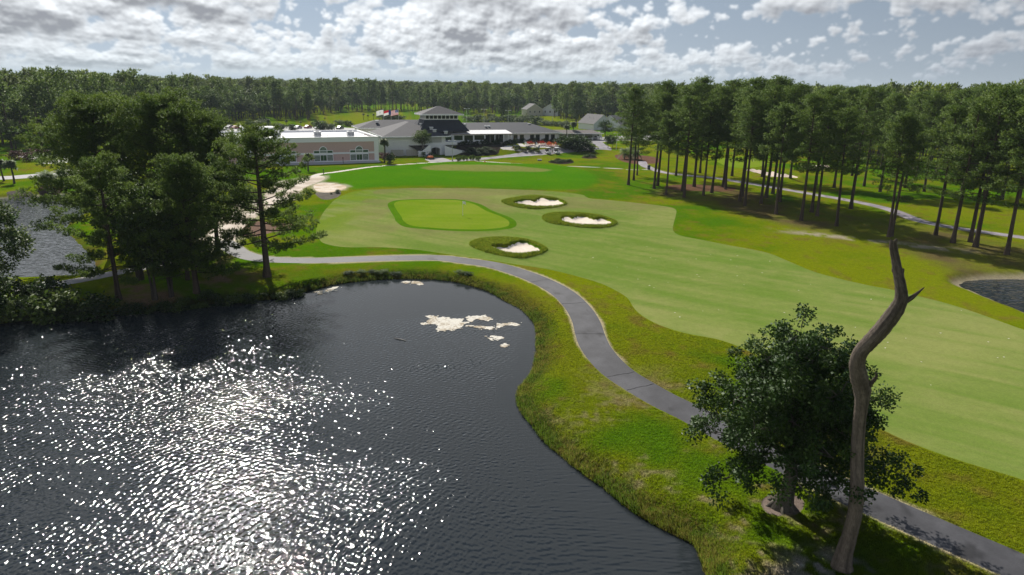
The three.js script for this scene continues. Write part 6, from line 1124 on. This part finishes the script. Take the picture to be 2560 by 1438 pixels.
// golf carts
{
  const cart = thing('golf_cart', 'golf cart parked on the service road before the patio', 'golf cart', 0, 0, 0, 0, 'golf carts on the service road');
  part('body', [rbox(1.15, 0.42, 0.95, 0, 0.3, 0.85, 0.12, 2), rbox(1.15, 0.14, 1.0, 0, 0.26, 0, 0.04), rbox(1.18, 0.45, 0.75, 0, 0.3, -0.75, 0.08, 2)], M2.whitePaint, cart);
  part('seat', [rbox(1.05, 0.14, 0.55, 0, 0.72, -0.45, 0.05), rbox(1.05, 0.42, 0.12, 0, 0.85, -0.74, 0.05)], M2.black, cart);
  part('roof', rbox(1.2, 0.08, 1.75, 0, 1.82, -0.1, 0.04), M2.whitePaint, cart);
  for (const [x, z] of [[-0.52, 0.62], [0.52, 0.62], [-0.52, -0.85], [0.52, -0.85]]) part('roof_post', box(0.045, 1.16, 0.045, x, 0.68, z), M2.black, cart);
  part('windscreen', rbox(1.0, 0.6, 0.02, 0, 1.0, 0.62, 0.005), new THREE.MeshPhysicalMaterial({ color: 0xffffff, transmission: 1, thickness: 0, roughness: 0.05 }), cart);
  for (const [x, z] of [[-0.5, 0.85], [0.5, 0.85], [-0.5, -0.8], [0.5, -0.8]]) { const w = new THREE.CylinderGeometry(0.23, 0.23, 0.18, 14); w.rotateZ(Math.PI / 2); w.translate(x, 0.23, z); const wh = part('wheel', w, M2.rubber, cart); const rr = new THREE.CylinderGeometry(0.12, 0.12, 0.2, 10); rr.rotateZ(Math.PI / 2); rr.translate(x, 0.23, z); part('rim', rr, M2.pole, wh); }
  part('steering_wheel', new THREE.TorusGeometry(0.17, 0.02, 6, 14).rotateX(-0.9).translate(-0.25, 1.0, 0.25), M2.black, cart);
  part('bag_rack', [rbox(1.0, 0.05, 0.4, 0, 0.42, -1.2, 0.02), rbox(0.28, 0.9, 0.28, -0.25, 0.45, -1.2, 0.08), rbox(0.28, 0.9, 0.28, 0.25, 0.45, -1.2, 0.08)], M2.black, cart);
  const p0 = [10.82,-220.43,13.68,-221.30]; cart.position.set(p0[0], height(p0[0], p0[1]), p0[1]); cart.rotation.y = 0.35; cart.scale.setScalar(1.08);
  const c2 = copyThing(cart, p0[2], height(p0[2], p0[3]), p0[3], 0.25, 1.08);
  const row = (label, group, list) => list.forEach(([x, z, a]) => copyThing(cart, x, height(x, z), z, a, 1.0, label, group));
  const yard = [26.05,-286.42,27.39,-286.68,28.73,-286.94,30.08,-287.20,31.42,-287.46,33.02,-289.96,34.38,-290.23,27.67,-293.36,29.05,-293.64,30.42,-293.91,31.80,-294.18,33.43,-296.79,34.83,-297.07,36.22,-297.35,29.37,-300.64,30.78,-300.93,32.19,-301.22,33.87,-303.95,35.29,-304.25,37.02,-307.04,31.88,-308.44,33.32,-308.74,35.05,-311.61];
  const l = []; for (let k = 0; k < yard.length / 2; k++) l.push([yard[2 * k], yard[2 * k + 1], 0.5 + 0.12 * hash2(k, 3)]); row('golf cart parked among the fleet in the cart yard', 'golf carts in the cart yard', l);
  const up = [[-24.47,-201.50]][0], ut = thing('utility_cart', 'dark orange utility mower parked by the basement entrance', 'utility vehicle', up[0], 0, up[1], 0.6);
  part('body', [rbox(1.3, 0.5, 1.3, 0, 0.45, 0.3, 0.1, 2), rbox(1.5, 0.3, 0.9, 0, 0.35, -0.8, 0.06)], M2.orange, ut); part('seat', [rbox(0.5, 0.12, 0.5, 0, 1.0, -0.2, 0.04), rbox(0.5, 0.5, 0.1, 0, 1.05, -0.45, 0.04)], M2.black, ut); part('roll_bar', [box(0.06, 1.3, 0.06, -0.5, 0.8, -0.5), box(0.06, 1.3, 0.06, 0.5, 0.8, -0.5), box(1.06, 0.06, 0.06, 0, 2.1, -0.5)], M2.black, ut); part('bin', rbox(1.2, 0.7, 0.7, 0, 0.7, -1.1, 0.08), M2.blue, ut);
  for (const [x, z, r] of [[-0.65, 0.7, 0.28], [0.65, 0.7, 0.28], [-0.68, -0.7, 0.36], [0.68, -0.7, 0.36]]) { const w = new THREE.CylinderGeometry(r, r, 0.26, 14); w.rotateZ(Math.PI / 2); w.translate(x, r, z); part('wheel', w, M2.rubber, ut); }
}
// cars in the car park behind the pink building
{
  const paint = [[0.6, 0.6, 0.6], [0.35, 0.03, 0.03], [0.05, 0.06, 0.08], [0.7, 0.7, 0.7], [0.12, 0.14, 0.17], [0.4, 0.4, 0.38]].map(c => new THREE.MeshPhysicalMaterial({ color: lin(...c), roughness: 0.35, clearcoat: 1, clearcoatRoughness: 0.05 })), words = ['silver', 'dark red', 'black', 'white', 'slate grey', 'pale grey'];
  const spots = [-131.78,-323.83,-128.15,-321.68,-126.87,-325.04,-122.75,-322.99,-119.69,-323.74,-110.34,-329.10,-101.57,-328.14,-98.03,-332.12,-91.89,-330.50,-86.90,-331.71,-82.25,-329.75]; const used = {};
  for (let k = 0; k < spots.length / 2; k++) {
    const c = thing('parked_car', `${words[k % 6]} car in the car park behind the pink building`, 'car', spots[2 * k], 0, spots[2 * k + 1], 1.2 + 0.2 * hash2(k, 1), 'cars in the car park');
    const s = new THREE.Shape(); s.moveTo(-2.2, 0.3); s.lineTo(-2.25, 0.8); s.lineTo(-1.5, 0.92); s.quadraticCurveTo(-0.9, 1.42, -0.5, 1.45); s.lineTo(0.7, 1.45); s.quadraticCurveTo(1.2, 1.4, 1.7, 0.98); s.lineTo(2.2, 0.9); s.lineTo(2.25, 0.3); const g = new THREE.ExtrudeGeometry(s, { depth: 1.6, bevelEnabled: true, bevelSize: 0.08, bevelThickness: 0.1, bevelSegments: 2 }); g.translate(0, 0, -0.8); part('body', g, paint[k % 6], c);
    const ws = new THREE.Shape(); ws.moveTo(-1.2, 0.98); ws.lineTo(-0.6, 1.36); ws.lineTo(0.7, 1.36); ws.lineTo(1.3, 0.98); const wg = new THREE.ExtrudeGeometry(ws, { depth: 1.86, bevelEnabled: false }); wg.translate(0, 0, -0.93); part('window', wg, B.glass, c);
    for (const [x, z] of [[-1.35, -0.8], [1.35, -0.8], [-1.35, 0.8], [1.35, 0.8]]) { const w = new THREE.CylinderGeometry(0.33, 0.33, 0.24, 14); w.rotateX(Math.PI / 2); w.translate(x, 0.33, z); part('wheel', w, M2.rubber, c); }
  }
}
// slatted chairs on the patio
{
  const make = (label, mat, group) => {
    const c = thing('patio_chair', label, 'chair', 0, 0, 0, 0, group);
    for (let k = 0; k < 5; k++) part('back_slat', rbox(0.14, 0.85 - 0.05 * Math.abs(k - 2), 0.03, -0.32 + k * 0.16, 0.36, 0, 0.01).rotateX(-0.35).translate(0, 0, -0.1), mat, c);
    for (let k = 0; k < 4; k++) part('seat_slat', rbox(0.72, 0.03, 0.13, 0, 0.36 + k * 0.03, -0.15 + k * 0.16, 0.01), mat, c);
    for (const s of [-1, 1]) { part('armrest', rbox(0.14, 0.04, 0.75, s * 0.42, 0.6, 0.1, 0.015), mat, c); part('leg', rbox(0.06, 0.6, 0.08, s * 0.40, 0, 0.4, 0.015), mat, c); part('leg', rbox(0.06, 0.45, 0.08, s * 0.36, 0, -0.25, 0.015), mat, c); }
    return c;
  };
  const put = (proto, list) => list.forEach(([x, z, a], k) => { if (k) copyThing(proto, x, height(x, z), z, a, 1.12); else { proto.position.set(x, height(x, z), z); proto.rotation.y = a; proto.scale.setScalar(1.12); } });
  const A = [4.78,-226.18,5.44,-226.90,6.23,-227.15,8.22,-227.78,9.03,-228.60,9.70,-228.81,10.56,-227.19], O = [11.21,-227.02,11.89,-227.64,12.55,-227.86,13.22,-228.07,13.91,-228.69,11.66,-228.39], W = [3.99,-225.46,7.38,-225.76,10.66,-226.50,13.97,-227.25];
  const grp = a => { const o = []; for (let k = 0; k < a.length / 2; k++) o.push([a[2 * k], a[2 * k + 1], 0.3 + 2.4 * hash2(k, 8)]); return o; };
  put(make('red slatted chair on the patio', M2.red, 'red patio chairs'), grp(A)); put(make('orange slatted chair on the patio', M2.orange, 'orange patio chairs'), grp(O)); put(make('white slatted chair on the patio', M2.whitePaint, 'white patio chairs'), grp(W));
}

// ---------------------------------------------------------------- people by the patio
function personGeometry(pose) {                                      // one skin over a posed skeleton: tapered capsules joined smoothly on a grid
  const J = pose, B2 = [['hip', 'chest', 0.15, 0.17], ['chest', 'neck', 0.16, 0.07], ['neck', 'head', 0.055, 0.10], ['head', 'crown', 0.105, 0.085], ['sl', 'sr', 0.075, 0.075], ['sl', 'el', 0.055, 0.043], ['el', 'wl', 0.043, 0.03], ['wl', 'fl', 0.035, 0.02], ['sr', 'er', 0.055, 0.043], ['er', 'wr', 0.043, 0.03], ['wr', 'fr', 0.035, 0.02], ['hl', 'kl', 0.085, 0.058], ['kl', 'al', 0.055, 0.038], ['al', 'tl', 0.045, 0.035], ['hr', 'kr', 0.085, 0.058], ['kr', 'ar', 0.055, 0.038], ['ar', 'tr', 0.045, 0.035], ['hl', 'hr', 0.10, 0.10]];
  const sd = (x, y, z) => { let s = 0; for (const [a, b, ra, rb] of B2) { const p = J[a], q = J[b], e = [q[0] - p[0], q[1] - p[1], q[2] - p[2]], w = [x - p[0], y - p[1], z - p[2]], t = clamp((w[0] * e[0] + w[1] * e[1] + w[2] * e[2]) / (e[0] * e[0] + e[1] * e[1] + e[2] * e[2])); s += Math.exp(-(Math.hypot(w[0] - e[0] * t, w[1] - e[1] * t, w[2] - e[2] * t) - lerp(ra, rb, t)) * 45); } return -Math.log(s + 1e-30) / 45; };
  // tetrahedra over a coarse grid
  const st = 0.032, P = [], tets = [[0, 5, 1, 6], [0, 1, 2, 6], [0, 2, 3, 6], [0, 3, 7, 6], [0, 7, 4, 6], [0, 4, 5, 6]], cor = [[0, 0, 0], [1, 0, 0], [1, 1, 0], [0, 1, 0], [0, 0, 1], [1, 0, 1], [1, 1, 1], [0, 1, 1]], cache = new Map();
  const f = (i, j, k) => { const key = (i * 100 + j) * 100 + k; let v = cache.get(key); if (v === undefined) { v = sd(-0.6 + i * st, -0.05 + j * st, -0.45 + k * st); cache.set(key, v); } return v; };
  for (let i = 0; i < 38; i++) for (let j = 0; j < 60; j++) for (let k = 0; k < 28; k++) {
    if (Math.abs(f(i, j, k)) > 0.09) continue;
    const pt = cor.map(c => [i + c[0], j + c[1], k + c[2]]), v = pt.map(p => f(...p));
    for (const t of tets) {
      const ins = t.filter(q => v[q] < 0), out = t.filter(q => v[q] >= 0); if (!ins.length || !out.length) continue;
      const cut = (a, b) => { const s = v[a] / (v[a] - v[b]); return [0, 1, 2].map(c => [-0.6, -0.05, -0.45][c] + st * lerp(pt[a][c], pt[b][c], s)); };
      const tri = (a, b, c) => { const n = cross([b[0] - a[0], b[1] - a[1], b[2] - a[2]], [c[0] - a[0], c[1] - a[1], c[2] - a[2]]), m = [(a[0] + b[0] + c[0]) / 3, (a[1] + b[1] + c[1]) / 3, (a[2] + b[2] + c[2]) / 3], e = 0.004, l = Math.hypot(...n) || 1; const w = sd(m[0] + n[0] / l * e, m[1] + n[1] / l * e, m[2] + n[2] / l * e) > sd(...m); P.push(...a, ...(w ? b : c), ...(w ? c : b)); };
      if (ins.length === 1) tri(cut(ins[0], out[0]), cut(ins[0], out[1]), cut(ins[0], out[2]));
      else if (ins.length === 3) tri(cut(out[0], ins[0]), cut(out[0], ins[1]), cut(out[0], ins[2]));
      else { const a = cut(ins[0], out[0]), b = cut(ins[0], out[1]), c = cut(ins[1], out[1]), d = cut(ins[1], out[0]); tri(a, b, c); tri(a, c, d); }
    }
  }
  let g = new THREE.BufferGeometry(); g.setAttribute('position', new THREE.Float32BufferAttribute(P, 3)); g = mergeVertices(g, 1e-4); g.computeVertexNormals();
  return g;
}
{
  const stand = { hip: [0, 0.95, 0], chest: [0, 1.28, 0.01], neck: [0, 1.46, 0], head: [0, 1.58, 0.02], crown: [0, 1.66, 0.01], sl: [-0.18, 1.40, 0], sr: [0.18, 1.40, 0], el: [-0.25, 1.13, -0.02], wl: [-0.24, 0.90, 0.08], fl: [-0.23, 0.80, 0.11], er: [0.26, 1.13, 0.02], wr: [0.22, 0.95, 0.18], fr: [0.19, 0.92, 0.26], hl: [-0.09, 0.90, 0], hr: [0.09, 0.90, 0], kl: [-0.10, 0.50, 0.06], kr: [0.11, 0.49, -0.02], al: [-0.10, 0.08, 0.02], ar: [0.12, 0.08, -0.10], tl: [-0.11, 0.03, 0.16], tr: [0.13, 0.03, 0.05] };
  const body = personGeometry(stand), col = (top, legs) => { const g = body.clone(), p = g.attributes.position, C = []; for (let i = 0; i < p.count; i++) { const y = p.getY(i), ax = Math.abs(p.getX(i)); const c = y > 1.63 ? [0.05, 0.035, 0.025] : y > 1.45 || (ax > 0.205 && y < 1.16 && y > 0.76) ? [0.42, 0.25, 0.17] : y > 0.93 ? top : y > 0.5 ? legs : y > 0.08 ? [0.42, 0.25, 0.17] : [0.5, 0.5, 0.5]; C.push(...c); } g.setAttribute('color', new THREE.Float32BufferAttribute(C, 3)); return g; };
  const skin = new THREE.MeshStandardMaterial({ vertexColors: true, roughness: 0.8 });
  const pos = [7.94,-222.36,12.27,-221.30,6.85,-225.58];
  [['person in a light blue shirt and dark shorts walking on the ramp', [0.20, 0.36, 0.48], [0.04, 0.05, 0.08], 0.6], ['person in a white shirt standing between the two golf carts', [0.7, 0.7, 0.68], [0.30, 0.27, 0.2], -0.5], ['person in a dark shirt standing on the patio', [0.03, 0.035, 0.05], [0.35, 0.33, 0.3], 2.2]].forEach(([label, a, b, turn], k) => {
    const m = part('person', col(a, b), skin, scene); m.position.set(pos[2 * k], height(pos[2 * k], pos[2 * k + 1]), pos[2 * k + 1]); m.rotation.y = turn; tag(m, label, 'person');
  });
}
// pale leaves and twigs lying on the fairway
{
  const g = new THREE.BufferGeometry(); g.setAttribute('position', new THREE.Float32BufferAttribute([-0.06, 0.01, 0, 0.06, 0.012, 0.02, 0, 0.03, 0.09, -0.06, 0.01, 0, 0.01, 0.02, -0.08, 0.06, 0.012, 0.02], 3)); g.computeVertexNormals();
  const R = mulberry(91), m = new THREE.InstancedMesh(g, std([0.6, 0.58, 0.45], 0.8, { side: THREE.DoubleSide }), 46), M = new THREE.Matrix4(), q = new THREE.Quaternion(); let n = 0;
  while (n < 46) { const d = 34 + 60 * R(), a = (4 + 34 * R()) * D2R, x = Math.sin(a) * d, z = -Math.cos(a) * d; if (fairwayR(x, z) > -0.5) continue; q.setFromAxisAngle(new THREE.Vector3(0, 1, 0), R() * 6); const s = 0.7 + 0.7 * R(); M.compose(new THREE.Vector3(x, height(x, z) + 0.005, z), q, new THREE.Vector3(s, s, s)); m.setMatrixAt(n++, M); }
  m.name = 'fallen_leaves'; scene.add(m); tag(m, 'scattered pale leaves lying on the fairway', 'leaves', null, 'stuff');
}

// cracks across the near cart path
{
  const path = scene.getObjectByName('cart_path'), v = pathMain.points, at = [6.97,-56.90,6.46,-65.42,2.92,-74.06,9.43,-45.64,8.46,-47.90,18.87,-32.06], R = mulberry(17), m = std([0.02, 0.02, 0.021], 0.95);
  for (let k = 0; k < at.length / 2; k++) {
    let b = 0, bd = 1e9; for (let i = 1; i < v.length / 2 - 1; i++) { const d = Math.hypot(v[2 * i] - at[2 * k], v[2 * i + 1] - at[2 * k + 1]); if (d < bd) { bd = d; b = i; } }
    const t = norm([v[2 * b + 2] - v[2 * b - 2], 0, v[2 * b + 3] - v[2 * b - 1]]), n = [-t[2], t[0]], P = []; let prev = null;
    for (let q = -8; q <= 8; q++) { const j = (R() - 0.5) * 0.14, w = 0.012 + 0.014 * R(), x = v[2 * b] + n[0] * q * 0.155 + t[0] * j, z = v[2 * b + 1] + n[1] * q * 0.155 + t[2] * j, y = height(x, z) + 0.006, a = [x - t[0] * w, y, z - t[2] * w], c = [x + t[0] * w, y, z + t[2] * w]; if (prev) P.push(...prev[0], ...prev[1], ...a, ...prev[1], ...c, ...a); prev = [a, c]; }
    const g = new THREE.BufferGeometry(); g.setAttribute('position', new THREE.Float32BufferAttribute(P, 3)); g.setAttribute('normal', new THREE.Float32BufferAttribute(P.map((_, i) => i % 3 === 1 ? 1 : 0), 3)); part('crack', g, m, path);
  }
}

renderer.render(scene, camera);
